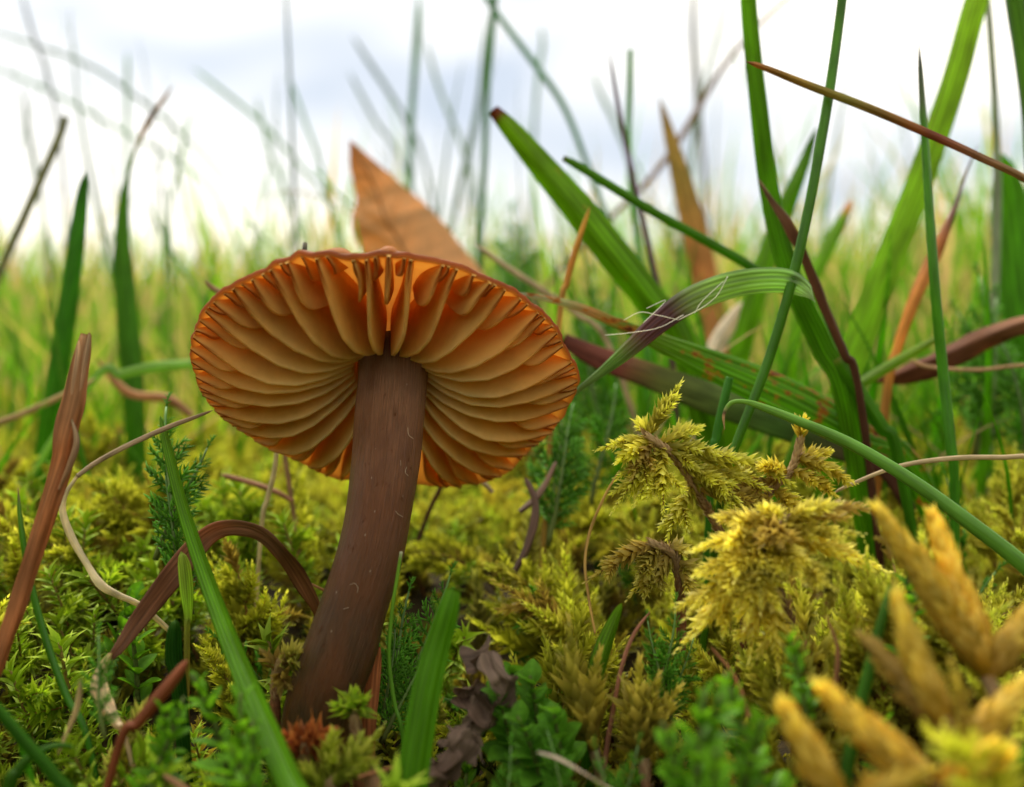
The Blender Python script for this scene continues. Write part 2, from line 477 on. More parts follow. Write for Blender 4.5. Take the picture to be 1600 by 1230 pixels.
    ax = unit(np.cross([0, 1, 0], az)); ax = unit(np.array([1, 0, 0]) - az * az[0])
    ay = np.cross(az, ax)
    O = P(602, 598, 80.3)
    R0 = 15.35
    def Rt(th):       # uneven margin; th = 0 points to +x, -pi/2 towards the lens
        r = 1 + .018 * np.sin(2 * th + .6) + .022 * np.sin(3 * th + .05) + .010 * np.sin(7 * th + .5) + .006 * np.sin(13 * th + 1)
        r = r + .085 * np.exp(-((th - 1.05) / .30) ** 2) + .03 * np.exp(-((th - 2.2) / .3) ** 2)
        near = np.exp(-((th + math.pi / 2) / .35) ** 2)
        r = r - .05 * near
        r = r - .018 * np.exp(-((th + math.pi / 2 - .02) / .05) ** 2)     # torn nick in the near margin
        r = r - .06 * np.exp(-((th - (math.pi - .22)) / .035) ** 2) * 0
        return R0 * r
    def Zt(th):
        return .55 * np.sin(2 * th + 1.9) + .35 * np.sin(3 * th + .4) + .12 * np.sin(9 * th) + .07 * np.sin(17 * th + 2) + .16 * np.exp(-((th + math.pi / 2) / .6) ** 2) * np.sin(23 * th + 11 * np.sin(3 * th))
    def W(u, th, z):   # u = share of the radius
        th = np.asarray(th, float)
        tw = ((th + math.pi) % (2 * math.pi)) - math.pi
        r = u * (Rt(tw) * np.clip((u - .25) / .75, 0, 1) + R0 * (1 - np.clip((u - .25) / .75, 0, 1)))
        zz = z + Zt(tw) * np.clip(u, 0, 1.2) ** 3
        return O + (r * np.cos(th))[..., None] * ax + (r * np.sin(th))[..., None] * ay + zz[..., None] * az
    ztop = lambda u: 5.6 * (1 - np.clip(u, 0, 1.1) ** 2.4) + .62 + 1.0 * np.exp(-(u / .18) ** 2)
    zfl = lambda u: 4.4 * (1 - np.clip(u, 0, 1.1) ** 2.2) + .05
    nt_, nr_ = 360, 34
    th = np.linspace(-math.pi, math.pi, nt_, endpoint=False)
    rows = []; cols = []
    us = np.linspace(.02, 1.0, nr_)
    wob = RNG.normal(0, 1, (nt_,))
    wob = np.convolve(np.concatenate([wob[-3:], wob, wob[:3]]), [.1, .2, .4, .2, .1, 0, 0], 'same')[3:-3]
    for u in us[::-1]:      # underside from rim in
        rows.append(W(np.full(nt_, u) + .008 * wob * (u > .97), th, np.full(nt_, float(zfl(u))) - .03))
        cols.append(gradient([(0, (.66, .38, .12)), (.9, (.88, .54, .12)), (.97, (.84, .48, .10)), (1, (.5, .22, .05))], np.full(nt_, u)))
    rows = rows[::-1]; cols = cols[::-1]          # now centre -> rim
    for k in np.linspace(0, 1, 5)[1:-1]:          # rounded lip
        u = 1.0 + .012 * math.sin(k * math.pi)
        rows.append(W(np.full(nt_, u) + .010 * wob, th, np.full(nt_, .02 + k * .6)))
        cols.append(np.tile([.30, .10, .035], (nt_, 1)))
    for u in us[::-1]:
        rows.append(W(np.full(nt_, u) + .008 * wob * (u > .97), th, np.full(nt_, float(ztop(u)))))
        cols.append(gradient([(0, (.22, .11, .055)), (.93, (.34, .22, .15)), (1, (.40, .27, .19))], np.full(nt_, u)))
    V = np.array(rows); C = np.array(cols)
    mb = MB()
    nn_ = len(V)
    Vf = V.reshape(-1, 3); k0 = len(Vf)
    Vf = np.vstack([Vf, V[0].mean(0), V[-1].mean(0)]); Cf = np.vstack([C.reshape(-1, 3), C[0, 0], C[-1, 0]])
    tr = [(k0, (j + 1) % nt_, j) for j in range(nt_)] + [(k0 + 1, (nn_ - 1) * nt_ + j, (nn_ - 1) * nt_ + (j + 1) % nt_) for j in range(nt_)]
    mb.add(Vf, grid_quads(nn_, nt_), tr, Cf)
    def flesh(name, translucency, tcol, rough, bumpd, sss):
        mc, t = mat_base(name); q = N(t)
        at = q('Attribute', attribute_name='Col'); tc = q('TexCoord')
        z1 = q('TexNoise', {'Vector': tc.outputs['Object'], 'Scale': 900.0, 'Detail': 5.0, 'Roughness': .6})
        z2 = q('TexNoise', {'Vector': tc.outputs['Object'], 'Scale': 170.0, 'Detail': 3.0})
        s1 = q('MapRange', {'Value': z1.outputs['Fac'], 'From Min': .3, 'From Max': .7, 'To Min': .93, 'To Max': 1.05})
        s2 = q('MapRange', {'Value': z2.outputs['Fac'], 'From Min': .3, 'From Max': .7, 'To Min': .88, 'To Max': 1.08})
        s3 = q('Math', {0: s1.outputs[0], 1: s2.outputs[0]}, operation='MULTIPLY')
        c = q('VectorMath', {0: at.outputs['Color'], 'Scale': s3.outputs[0]}, operation='SCALE')
        bp = q('Bump', {'Height': z1.outputs['Fac'], 'Strength': .35, 'Distance': bumpd})
        pb = q('BsdfPrincipled', {'Base Color': c.outputs[0], 'Roughness': rough, 'Specular IOR Level': .12, 'Normal': bp.outputs[0],
                                  'Subsurface Weight': sss, 'Subsurface Radius': (1.0, .45, .12), 'Subsurface Scale': .0006})
        tv = q('VectorMath', {0: c.outputs[0], 1: tcol}, operation='MULTIPLY')
        tr = q('BsdfTranslucent', {'Color': tv.outputs[0]})
        mx = q('MixShader', {0: translucency, 1: pb.outputs[0], 2: tr.outputs[0]})
        q('OutputMaterial', {'Surface': mx.outputs[0]})
        return mc
    mcap = flesh('mushroom_cap_flesh', .54, (1.75, 1.75, 1.5), .5, .0002, .0)
    mgill = flesh('mushroom_gill', .55, (1.08, 1.08, 1.05), .45, .00008, .0)
    cap = part(mb, 'cap', mcap)
    # ---- gills: each its own blade hanging from the flesh, bellied, with a rust-dark edge near the margin
    nfull = 27
    def gill(th0, u_in, belly, seed, jog):
        r = np.random.default_rng(seed)
        nr, nd = 30, 8
        u = np.linspace(u_in, 1.0, nr)
        q = (u - u_in) / (1 - u_in)
        ze = np.interp(u, [.15, .22, .32, .45, .6, .75, .88, .96, 1.0], [1.3, .3, -.95, -2.0, -2.4, -2.0, -1.15, -.5, -.12]) * belly
        if u_in > .3:      # short gill: rises to the flesh at its inner end
            k = sstep(-.02, .72, q) ** .85
            sh = .95 if u_in < .68 else .7
            ze = zfl(u) * (1 - k) + (ze * sh + zfl(u) * (1 - sh)) * k
        dep = zfl(u) - ze
        wv = r.normal(0, 1, 3) * np.array([.018, .010, .006])
        thc = th0 + jog + (wv[0] * np.sin(q * 3.1 + r.random() * 6) + wv[1] * np.sin(q * 6.3 + r.random() * 6)) * (1 - q * .6) * .9
        V = []; C = []
        thk = .36 + .14 * r.random()
        tint = 1 + r.normal(0, .05)
        for side in (1, -1):
            for k in range(nd) if side == 1 else range(nd - 1, -1, -1):
                f = [0, .22, .45, .66, .84, .93, .975, 1.0][k]
                z = zfl(u) - .02 + .12 - f * (dep + .12)
                lat = side * thk * .5 * (1.25 - .75 * f ** 2) * (.55 + .45 * np.minimum(q * 8, 1)) * (1 - .35 * sstep(.86, 1, u))
                sway = (wv[2] * 6 * np.sin(q * 5 + seed) + .09 * np.sin(q * 9 + seed * 1.7)) * f
                ang = thc + (lat + sway) / np.maximum(u * R0, 1.0)
                V.append(W(u, ang, z))
                ed = sstep(.90, .985, f)
                base = gradient([(0, (.84, .60, .22)), (.45, (.88, .64, .25)), (1, (.88, .58, .18))], u) * tint
                mid = gradient([(0, (.82, .44, .08)), (1, (.88, .50, .11))], u) * tint
                body = base * f + mid * (1 - f)
                rust = gradient([(0, (.95, .78, .44)), (.55, (.92, .68, .30)), (.84, (.86, .52, .15)), (.93, (.45, .16, .03)), (1, (.28, .08, .016))], u)
                C.append(body * (1 - ed)[..., None] + rust * ed[..., None] if np.ndim(ed) else body * (1 - ed) + rust * ed)
        V = np.array(V).transpose(1, 0, 2); C = np.array(C).transpose(1, 0, 2)
        mmm = 2 * nd
        b = MB()
        caps = [(i, i + 1, mmm - 2 - i, mmm - 1 - i) for i in range(nd - 1)]
        o_ = (nr - 1) * mmm
        caps2 = [(o_ + mmm - 1 - i, o_ + mmm - 2 - i, o_ + i + 1, o_ + i) for i in range(nd - 1)]
        b.add(V.reshape(-1, 3), np.vstack([grid_quads(nr, mmm), caps, caps2]), None, C.reshape(-1, 3))
        part(b, 'gill', mgill, cap)
    step = 2 * math.pi / nfull
    gr = np.random.default_rng(11)
    for i in range(nfull):
        th0 = -math.pi / 2 + (i + .06) * step
        jog = gr.normal(0, .022)
        gill(th0, .165 + .02 * gr.random(), 1.0 + gr.normal(0, .05), 100 + i, jog)
        gill(th0 + step * .5, .45 + .12 * gr.random(), 1.0 + gr.normal(0, .05), 200 + i, gr.normal(0, .018))
        for s in (.25, .75):
            if gr.random() < .55:
                gill(th0 + step * s, .68 + .16 * gr.random(), 1.0 + gr.normal(0, .06), 300 + i * 2 + int(s > .5), gr.normal(0, .010))
    # torn flaps of thin flesh standing up from the near margin
    for (t0, t1, h) in [(-.235, -.03, .95), (.035, .17, .9)]:
        tt = np.linspace(t0, t1, 18) - math.pi / 2
        q = np.linspace(0, 1, 18)
        hh = h * np.sin(q * math.pi) ** .6 * (.8 + .25 * np.sin(q * 9 + 2)) + .12
        pth = W(np.full(18, .985), tt, np.full(18, .35)) + az * (hh * .45)[:, None]
        b = MB()
        ribbon(b, pth, hh, np.tile(az - .25 * (-ay), (18, 1)), (.55, .28, .12), thick=.2, keel=.12, m=7, wav=.06, edge_col=(.30, .10, .03))
        part(b, 'margin_flap', mcap, cap)
    return path
STEM_PATH = mushroom()

# ------------------------------------------------------------------ moss building blocks
LEAF_LO = (np.array([[0, 0, 0], [.38, -.5, .10], [.42, 0, -.04], [.38, .5, .10], [1, 0, 0]], float),
           np.array([[0, 1, 2], [0, 2, 3], [1, 4, 2], [2, 4, 3]]))
LEAF_HI = (np.array([[0, 0, 0], [.22, -.42, .10], [.25, 0, -.05], [.22, .42, .10], [.52, -.46, .10], [.55, 0, -.07], [.52, .46, .10],
                     [.80, -.2, .03], [.80, .2, .03], [1.08, 0, .02]], float),
           np.array([[0, 1, 2], [0, 2, 3], [1, 4, 2], [4, 5, 2], [2, 5, 6], [2, 6, 3], [4, 7, 5], [7, 9, 8], [7, 8, 5], [5, 8, 6]]))
def leaves_on(mb, path, n, length, width, inc, rng, col0, col1, tipcol=None, recurve=0.0, hi=False, prof=None, r_axis=.08, colvar=.14, t0=0.0, flat=0.0, phyl=2.39996):
    """n small leaves set in a spiral round a path; colours run from the base (col0) to the tip (col1)"""
    tp, tf = LEAF_HI if hi else LEAF_LO
    T, S, Nn = frames(path)
    t = t0 + (1 - t0) * (np.arange(n) + rng.random(n) * .6) / n
    t = np.clip(t, 0, 1)
    k = t * (len(path) - 1)
    i = np.minimum(k.astype(int), len(path) - 2); f = (k - i)[:, None]
    pos = path[i] * (1 - f) + path[i + 1] * f
    Ti, Si, Ni = T[i], S[i], Nn[i]
    a = np.arange(n) * phyl + rng.normal(0, .25, n)
    rad = Si * np.cos(a)[:, None] + Ni * np.sin(a)[:, None] * (1 - flat)
    rad = unit(rad)
    sz = (prof(t) if prof else (1 - .55 * t)) * (1 + rng.normal(0, .12, n))
    ic = (inc * (1 + rng.normal(0, .22, n)))
    ic = ic * (1 - .55 * sstep(.8, 1, t))
    d = Ti * np.cos(ic)[:, None] + rad * np.sin(ic)[:, None]
    w = unit(np.cross(Ti, rad))
    nr = np.cross(w, d)
    L = (length * sz)[:, None, None]; Wd = (width * sz)[:, None, None]
    A, B, C = tp[:, 0], tp[:, 1], tp[:, 2]
    V = (pos + rad * r_axis)[:, None] + d[:, None] * (A[None, :, None] * L) + w[:, None] * (B[None, :, None] * Wd) \
        + nr[:, None] * ((C[None, :, None]) * L * -1.0) - nr[:, None] * 0
    if recurve:
        V = V + rad[:, None] * (recurve * (A ** 2.2)[None, :, None] * L) - d[:, None] * (recurve * .35 * (A ** 3)[None, :, None] * L)
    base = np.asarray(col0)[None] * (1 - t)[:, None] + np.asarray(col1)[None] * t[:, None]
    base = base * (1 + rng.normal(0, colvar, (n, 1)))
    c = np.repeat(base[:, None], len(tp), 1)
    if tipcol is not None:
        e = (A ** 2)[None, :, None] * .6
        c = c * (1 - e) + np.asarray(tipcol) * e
    F_ = tf[None] + (np.arange(n) * len(tp))[:, None, None]
    mb.add(V.reshape(-1, 3), None, F_.reshape(-1, 3), np.clip(c, .003, .9).reshape(-1, 3))
def arc(L, bend, n=9, wob=0.0, rng=None):
    """a path from the origin up +Z that bends towards +X"""
    t = np.linspace(0, 1, n)
    a = bend * t
    p = np.zeros((n, 3))
    s = L / (n - 1)
    p[1:, 0] = np.cumsum(np.sin(a[:-1])) * s; p[1:, 2] = np.cumsum(np.cos(a[:-1])) * s
    if wob: p[:, 1] += wob * L * np.sin(t * 3 + rng.random() * 6) * t
    return p
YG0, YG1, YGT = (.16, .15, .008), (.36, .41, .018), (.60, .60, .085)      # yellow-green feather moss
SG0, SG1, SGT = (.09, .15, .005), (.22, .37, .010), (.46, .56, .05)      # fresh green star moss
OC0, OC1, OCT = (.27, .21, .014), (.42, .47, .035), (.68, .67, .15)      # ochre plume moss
def branch_mb(L, rng, cols, hi, fat=1.0, inc=.62, dens=9.0, bend=.5, recurve=0.12, sub=0):
    mb = MB()
    p = arc(L, bend * rng.normal(1, .4), 8, .05, rng)
    tube(mb, p, np.linspace(.10, .04, 8), (.20, .11, .03), m=4, caps=False)
    n = int(L * dens)
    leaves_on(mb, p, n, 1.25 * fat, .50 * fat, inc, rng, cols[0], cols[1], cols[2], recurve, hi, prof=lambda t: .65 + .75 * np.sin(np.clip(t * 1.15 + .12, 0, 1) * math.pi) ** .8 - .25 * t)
    # short side twigs, alternately left and right
    for k in range(sub):
        i = 2 + int(4 * (k + rng.random() * .5) / max(sub, 1)); sd = 1 if k % 2 else -1
        d = unit(p[i + 1] - p[i]) * .8 + np.array([.1 * rng.normal(), sd * .75, .1 * rng.normal()])
        l = L * (.42 - .2 * i / 7) * rng.normal(1, .15)
        q = p[i] + unit(d) * np.linspace(0, l, 5)[:, None] + np.array([.12, 0, .12]) * (np.linspace(0, 1, 5) ** 2 * l)[:, None]
        tube(mb, q, np.linspace(.07, .03, 5), (.22, .13, .03), m=4, caps=False)
        leaves_on(mb, q, int(l * dens) + 4, 1.1 * fat, .44 * fat, inc, rng, cols[0], cols[1], cols[2], recurve, hi, prof=lambda t: 1 - .4 * t)
    # a tight terminal bud
    tip = p[-1:] ; tp = np.vstack([p[-2], p[-1], p[-1] + (p[-1] - p[-2])])
    leaves_on(mb, tp, 7, .7 * fat, .28 * fat, .22, rng, cols[1], cols[2], cols[2], 0, hi)
    return mb
def plume_mb(L, rng, cols, hi=False, r=.95, dens=17, bend=.35):
    """a thick, rope-like branch wrapped in overlapping leaves, tapering to a point"""
    mb = MB()
    p = arc(L, bend, 14, .03, rng)
    t = np.linspace(0, 1, 14)
    rr = r * np.clip((.55 + .45 * sstep(0, .25, t)) * (1 - t) ** .62, .05, 2)
    tube(mb, p, rr * .72, gradient([(0, cols[0]), (1, cols[1])], t), m=10)
    n = int(L * dens)
    T, S, Nn = frames(p)
    tp, tf = LEAF_HI if hi else LEAF_LO
    ti = (np.arange(n) + rng.random(n) * .5) / n
    k = ti * 13; i = np.minimum(k.astype(int), 12); f = (k - i)[:, None]
    pos = p[i] * (1 - f) + p[i + 1] * f
    rl = (rr[i] * (1 - f[:, 0]) + rr[i + 1] * f[:, 0])
    a = np.arange(n) * 2.39996 + rng.normal(0, .2, n)
    rad = S[i] * np.cos(a)[:, None] + Nn[i] * np.sin(a)[:, None]
    ic = rng.normal(.20, .10, n)
    d = T[i] * np.cos(ic)[:, None] + rad * np.sin(ic)[:, None]
    w = np.cross(T[i], rad); nr = np.cross(w, d)
    Ln = (1.7 * (1 - .3 * ti) * (1 + rng.normal(0, .1, n)))[:, None, None]; Wd = Ln * .5
    V = (pos + rad * (rl * .74)[:, None])[:, None] + d[:, None] * (tp[None, :, :1] * Ln) + w[:, None] * (tp[None, :, 1:2] * Wd) - nr[:, None] * (tp[None, :, 2:3] * Ln * 1.6)
    base = np.asarray(cols[0]) * (1 - ti)[:, None] + np.asarray(cols[1]) * ti[:, None]
    base = base * (1 + rng.normal(0, .12, (n, 1)))
    c = np.repeat(base[:, None], len(tp), 1); e = (tp[:, 0] ** 2)[None, :, None] * .55
    c = c * (1 - e) + np.asarray(cols[2]) * e
    mb.add(V.reshape(-1, 3), None, (tf[None] + (np.arange(n) * len(tp))[:, None, None]).reshape(-1, 3), np.clip(c, .003, .9).reshape(-1, 3))
    return mb
def rot_to(z, x=None, spin=0.0):
    """matrix whose columns carry local X,Y,Z to a frame with Z along z"""
    z = unit(np.asarray(z, float))
    if x is None: x = (math.cos(spin), math.sin(spin), .01)
    x = np.asarray(x, float) - z * np.dot(x, z)
    if np.linalg.norm(x) < 1e-4: x = np.cross(z, (0, 1, .3))
    x = unit(x)
    return np.stack([x, np.cross(z, x), z], 1)
from mathutils import Matrix
def place(o, loc, Mx=None, s=1.0):
    """location in mm (relative to the parent), orientation and size"""
    R = np.eye(3) if Mx is None else Mx
    m4 = Matrix([[*(R[i] * s), loc[i] * MM] for i in range(3)] + [[0, 0, 0, 1]])
    o.matrix_local = m4
def mesh_obj(name, me, parent=None):
    o = bpy.data.objects.new(name, me); COL.objects.link(o)
    if parent is not None: o.parent = parent
    return o

# ---- moss kinds: each returns (list of (part name, MB, matrix, offset)) so it can be a thing with parts or be joined into the carpet
def feather_plan(rng, H, npairs, cols, branches, bend=.7, spread=1.05, step=.82):
    p = arc(H, bend, 14, .04, rng)
    T, S, Nn = frames(p, (0, 1, 0))
    sb = MB()
    tube(sb, p, np.linspace(.26, .10, 14), gradient([(0, (.16, .055, .02)), (.6, (.24, .10, .03)), (1, (.30, .20, .05))], np.linspace(0, 1, 14)), m=6)
    leaves_on(sb, p, int(H * 4), .8, .34, .35, rng, (.20, .11, .03), cols[1], cols[2], .1, False, prof=lambda t: 1 + 0 * t, r_axis=.16)
    plan = [('stem', sb, np.eye(3), np.zeros(3))]
    side = np.array([0, 1.0, 0])
    for k in range(npairs):
        t = .30 + .68 * (k + .3 * rng.random()) / npairs
        for s in (-1, 1):
            tt = min(t + rng.normal(0, .015), .985)
            i = int(tt * 13)
            a = spread * (1 - .35 * tt) * rng.normal(1, .1)
            up = Nn[i]
            d = T[i] * math.cos(a) + side * s * math.sin(a) + np.array([.0, 0, .12]) * rng.normal(0, 1.2)
            b = branches[rng.integers(len(branches))]
            sc = (.55 + .75 * math.sin(min(tt * 1.05, 1) * math.pi) ** .7) * step * rng.normal(1, .14)
            plan.append(('branch', b, rot_to(d, T[i] * .6 + np.array([0, 0, -.3])) * sc, p[i]))
    b = branches[rng.integers(len(branches))]
    plan.append(('branch', b, rot_to(T[-1], (1, 0, -.2)) * .7, p[-1]))
    return plan
def star_plan(rng, H, cols, branches):
    p = arc(H, rng.normal(.3, .25), 10, .05, rng)
    sb = MB()
    tube(sb, p, np.linspace(.22, .10, 10), gradient([(0, (.16, .07, .02)), (1, (.22, .16, .04))], np.linspace(0, 1, 10)), m=5)
    leaves_on(sb, p, int(H * 5.5), 1.55, .5, .85, rng, cols[0], cols[1], cols[2], .5, True, prof=lambda t: .75 + .35 * t, r_axis=.1)
    plan = [('stem', sb, np.eye(3), np.zeros(3))]
    for k in range(rng.integers(3, 6)):
        t = rng.uniform(.35, .8); i = int(t * 9); a = rng.random() * 6.28
        d = np.array([math.cos(a) * .8, math.sin(a) * .8, rng.uniform(.3, .9)])
        plan.append(('branch', branches[rng.integers(len(branches))], rot_to(d, spin=rng.random() * 6) * rng.uniform(.5, .85), p[i]))
    return plan
def spruce_plan(rng, H):
    """upright, densely leaved tapering shoot (hair-cap or thread moss)"""
    p = arc(H, rng.normal(.15, .2), 9, .04, rng)
    sb = MB()
    tube(sb, p, np.linspace(.3, .12, 9), (.18, .10, .03), m=5)
    tf = MB()
    leaves_on(tf, p, int(H * 8), 2.0, .62, .48, rng, (.17, .14, .03), (.24, .27, .045), (.42, .38, .12), .05, True, prof=lambda t: .6 + .5 * np.sin(np.clip(t + .15, 0, 1) * math.pi), r_axis=.16)
    return [('stem', sb, np.eye(3), np.zeros(3)), ('leaf_tuft', tf, np.eye(3), np.zeros(3))]
def broad_leaf_mb(L, W_, cup, col0, col1, nl=7, nw=5):
    t = np.linspace(0, 1, nl); s = np.linspace(-1, 1, nw)
    w = W_ * np.sin(np.clip(t * .93 + .05, 0, 1) * math.pi) ** .75
    V = np.zeros((nl, nw, 3))
    V[..., 2] = (L * t)[:, None] - .08 * L * (t ** 2)[:, None]
    V[..., 1] = w[:, None] * s[None] * .5
    V[..., 0] = cup * L * (t ** 2)[:, None] - .22 * w[:, None] * (s ** 2)[None] + .04 * w[:, None] * np.cos(s * 6)[None]
    c = gradient([(0, col0), (1, col1)], t)
    c = np.repeat(c[:, None], nw, 1) * (1 + .25 * (np.abs(s) < .1))[None, :, None]
    mb = MB(); st = np.zeros((nl, nw, 3)); st[..., 0] = (L * t)[:, None]; st[..., 1] = s[None] * W_ / 2
    mb.add(V.reshape(-1, 3), grid_quads(nl, nw, False), None, c.reshape(-1, 3), st.reshape(-1, 3))
    return mb
def leafy_plan(rng, H, leafset):
    p = arc(H, rng.normal(.2, .2), 10, .04, rng)
    sb = MB(); tube(sb, p, np.linspace(.24, .12, 10), (.10, .14, .03), m=6)
    plan = [('stem', sb, np.eye(3), np.zeros(3))]
    n = int(H * 1.7) + 4
    for k in range(n):
        t = .12 + .88 * k / n; i = min(int(t * 9), 9)
        a = k * 2.4 + rng.normal(0, .2); inc = .95 * (1 - .75 * t) + .15 + rng.normal(0, .08)
        r = np.array([math.cos(a), math.sin(a), 0])
        d = r * math.sin(inc) + np.array([0, 0, math.cos(inc)])
        plan.append(('leaf', leafset[rng.integers(len(leafset))], rot_to(d, r) * (1.05 - .4 * t) * rng.normal(1, .1), p[i]))
    return plan
def yarrow_plan(rng, L, col0=(.05, .12, .03), col1=(.13, .26, .07)):
    """twice-divided feathery leaf: a midrib with many toothed lobes"""
    p = arc(L, rng.normal(.5, .3), 16, .05, rng)
    T, S, Nn = frames(p, (0, 1, 0))
    sb = MB(); tube(sb, p, np.linspace(.32, .10, 16), gradient([(0, (.12, .14, .04)), (1, col1)], np.linspace(0, 1, 16)), m=6)
    plan = [('midrib', sb, np.eye(3), np.zeros(3))]
    side = np.array([0, 1.0, 0])
    npair = int(L / 1.25)
    for k in range(npair):
        t = .14 + .84 * k / npair; i = int(t * 15)
        for s in (-1, 1):
            a = 1.05 - .35 * t
            d = T[i] * math.cos(a) + side * s * math.sin(a) + np.array([rng.normal(0, .25), 0, rng.normal(0, .2)])
            plan.append(('leaflet', YARROW_LOBES[rng.integers(len(YARROW_LOBES))], rot_to(d, (1, 0, .4)) * (.55 + .75 * math.sin(min(t + .1, 1) * math.pi)) * rng.normal(1, .1) * L / 14, p[i]))
    plan.append(('leaflet', YARROW_LOBES[0], rot_to(T[-1], (1, 0, 0)) * .8, p[-1]))
    return plan
def lobe_mb(rng, col0=(.06, .18, .012), col1=(.14, .36, .03)):
    mb = MB()
    L = 2.3
    p = arc(L, .4, 6)
    tube(mb, p, np.linspace(.15, .05, 6), gradient([(0, col0), (1, col1)], np.linspace(0, 1, 6)), m=5, flat=.6)
    for k in range(7):
        t = .2 + .75 * k / 7; i = int(t * 5)
        s = 1 if k % 2 else -1
        a = rng.normal(.7, .12); l = L * (.48 - .22 * t) * rng.normal(1, .12)
        d = np.array([rng.normal(.1, .2), s * math.sin(a), math.cos(a)])
        q = np.stack([p[i] + unit(d) * l * x + np.array([.12 * l * x * x, 0, .1 * l * x * x]) for x in np.linspace(0, 1, 4)])
        tube(mb, q, np.array([.09, .13, .10, .02]), gradient([(0, col0), (1, col1)], np.linspace(.3, 1, 4)), m=5, flat=.55)
    return mb
rg = np.random.default_rng(3)
YARROW_LOBES = [lobe_mb(rg) for _ in range(4)]
YG = (YG0, YG1, YGT); SG = (SG0, SG1, SGT); OC = (OC0, OC1, OCT)
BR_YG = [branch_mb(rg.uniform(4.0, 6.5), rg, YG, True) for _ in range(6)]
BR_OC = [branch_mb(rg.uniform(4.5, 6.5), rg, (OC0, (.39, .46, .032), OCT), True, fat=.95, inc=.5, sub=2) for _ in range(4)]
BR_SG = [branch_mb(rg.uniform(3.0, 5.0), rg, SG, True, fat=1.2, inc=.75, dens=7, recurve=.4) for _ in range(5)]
LF_GR = [broad_leaf_mb(rg.uniform(2.2, 3.0), rg.uniform(1.0, 1.5), rg.uniform(.02, .25), (.055, .15, .006), (.12, .30, .012)) for _ in range(4)]
LF_RD = [broad_leaf_mb(rg.uniform(2.4, 3.2), rg.uniform(1.8, 2.3), rg.uniform(.1, .3), (.06, .18, .01), (.12, .30, .025)) for _ in range(3)]
MESH_CACHE = {}
PART_MAT = {'stem': 'moss_stem', 'branch': 'moss', 'leaf_tuft': 'moss', 'leaf': 'herb', 'leaflet': 'herb', 'midrib': 'rush'}
def thing_from_plan(name, plan, label, cat, group=None):
    root = empty(name, (0, 0, 0))
    tag(root, label, cat, group)
    for (nm, mb, Mx, off) in plan:
        if id(mb) not in MESH_CACHE:
            MESH_CACHE[id(mb)] = (mb.mesh(nm, M[PART_MAT[nm]]), mb)
        o = mesh_obj(nm, MESH_CACHE[id(mb)][0], root)
        m4 = Matrix([[*Mx[i], off[i] * MM] for i in range(3)] + [[0, 0, 0, 1]])
        o.matrix_local = m4
    return root
def flatten(plan):
    out = MB()
    for (nm, mb, Mx, off) in plan: out.add_mb(mb, Mx, off)
    return out

# ------------------------------------------------------------------ grass blades read off the photograph one by one
G_MID, G_LIT, G_DRK, G_BLU = (.15, .30, .010), (.25, .40, .014), (.06, .17, .008), (.055, .135, .05)
G_YEL, BRN, RED, TAN, ORG, PUR = (.30, .32, .04), (.16, .07, .03), (.12, .030, .014), (.50, .38, .22), (.46, .20, .04), (.13, .055, .085)
def blade(name, label, cat, pts, stops, mat='grass', twist=0.0, keel=.3, ribs=0, m=9, thick=.16, rnd=False, root=True, wav=0.0, n=60, edge=None, group=None, flat=.7, cut=False):
    """pts: (photo x, photo y, distance in mm, width in photo pixels), tip first, foot last"""
    ctl = []
    for (x, y, d, w) in pts:
        ctl.append(np.append(P(x, y, d), w * d / F))
    if root:      # carry the foot on down into the soil
        a, b = ctl[-2], ctl[-1]
        z = float(soil_z(b[0], b[1]))
        if b[2] > z:
            dr = unit(b[:3] - a[:3]); dr = unit(dr * np.array([.6, .6, 1]) + np.array([0, 0, -.5]))
            k = (b[2] - z) / max(.35, -dr[2])
            ctl.append(np.append(b[:3] + dr * k * np.array([1, 1, 1]), b[3] * .8))
            ctl[-1][2] = z - 1.0
    c = catmull(ctl, n)
    if not cut: c[:, 3] *= np.clip(np.linspace(0, 1, n) * 14 + .12, 0, 1) ** .8
    c[:, 3] = np.maximum(c[:, 3], .03)
    p, w = c[:, :3], c[:, 3]
    if mat.startswith(('grass', 'rush')): stops = [(a_, fresh(b_)) for a_, b_ in stops]
    cols = gradient(stops, np.linspace(0, 1, n))
    mb = MB()
    if rnd:
        tube(mb, p, w / 2, cols, m=12, flat=flat, ref=(0, 1, 0))
    else:
        T = tangents(p)
        view = unit(p - CAM)
        S = unit(np.cross(T, view)); Nn = np.cross(S, T)
        tw = np.asarray(twist, float)
        if tw.ndim == 0: tw = np.full(n, float(tw))
        else: tw = np.interp(np.linspace(0, 1, n), np.linspace(0, 1, len(tw)), tw)
        S = S * np.cos(tw)[:, None] + Nn * np.sin(tw)[:, None]
        w = w / np.maximum(np.abs(np.cos(tw)), .35)
        ribbon(mb, p, w, S, cols, thick=thick, keel=keel, ribs=ribs, m=(4 * ribs + 1 if ribs else m), wav=wav, edge_col=edge)
    o = mb.obj(name, M[mat], origin=p[-1])
    tag(o, label, cat, group)
    return o
def sol(c): return [(0, c), (1, c)]
GB = 'grass blade'
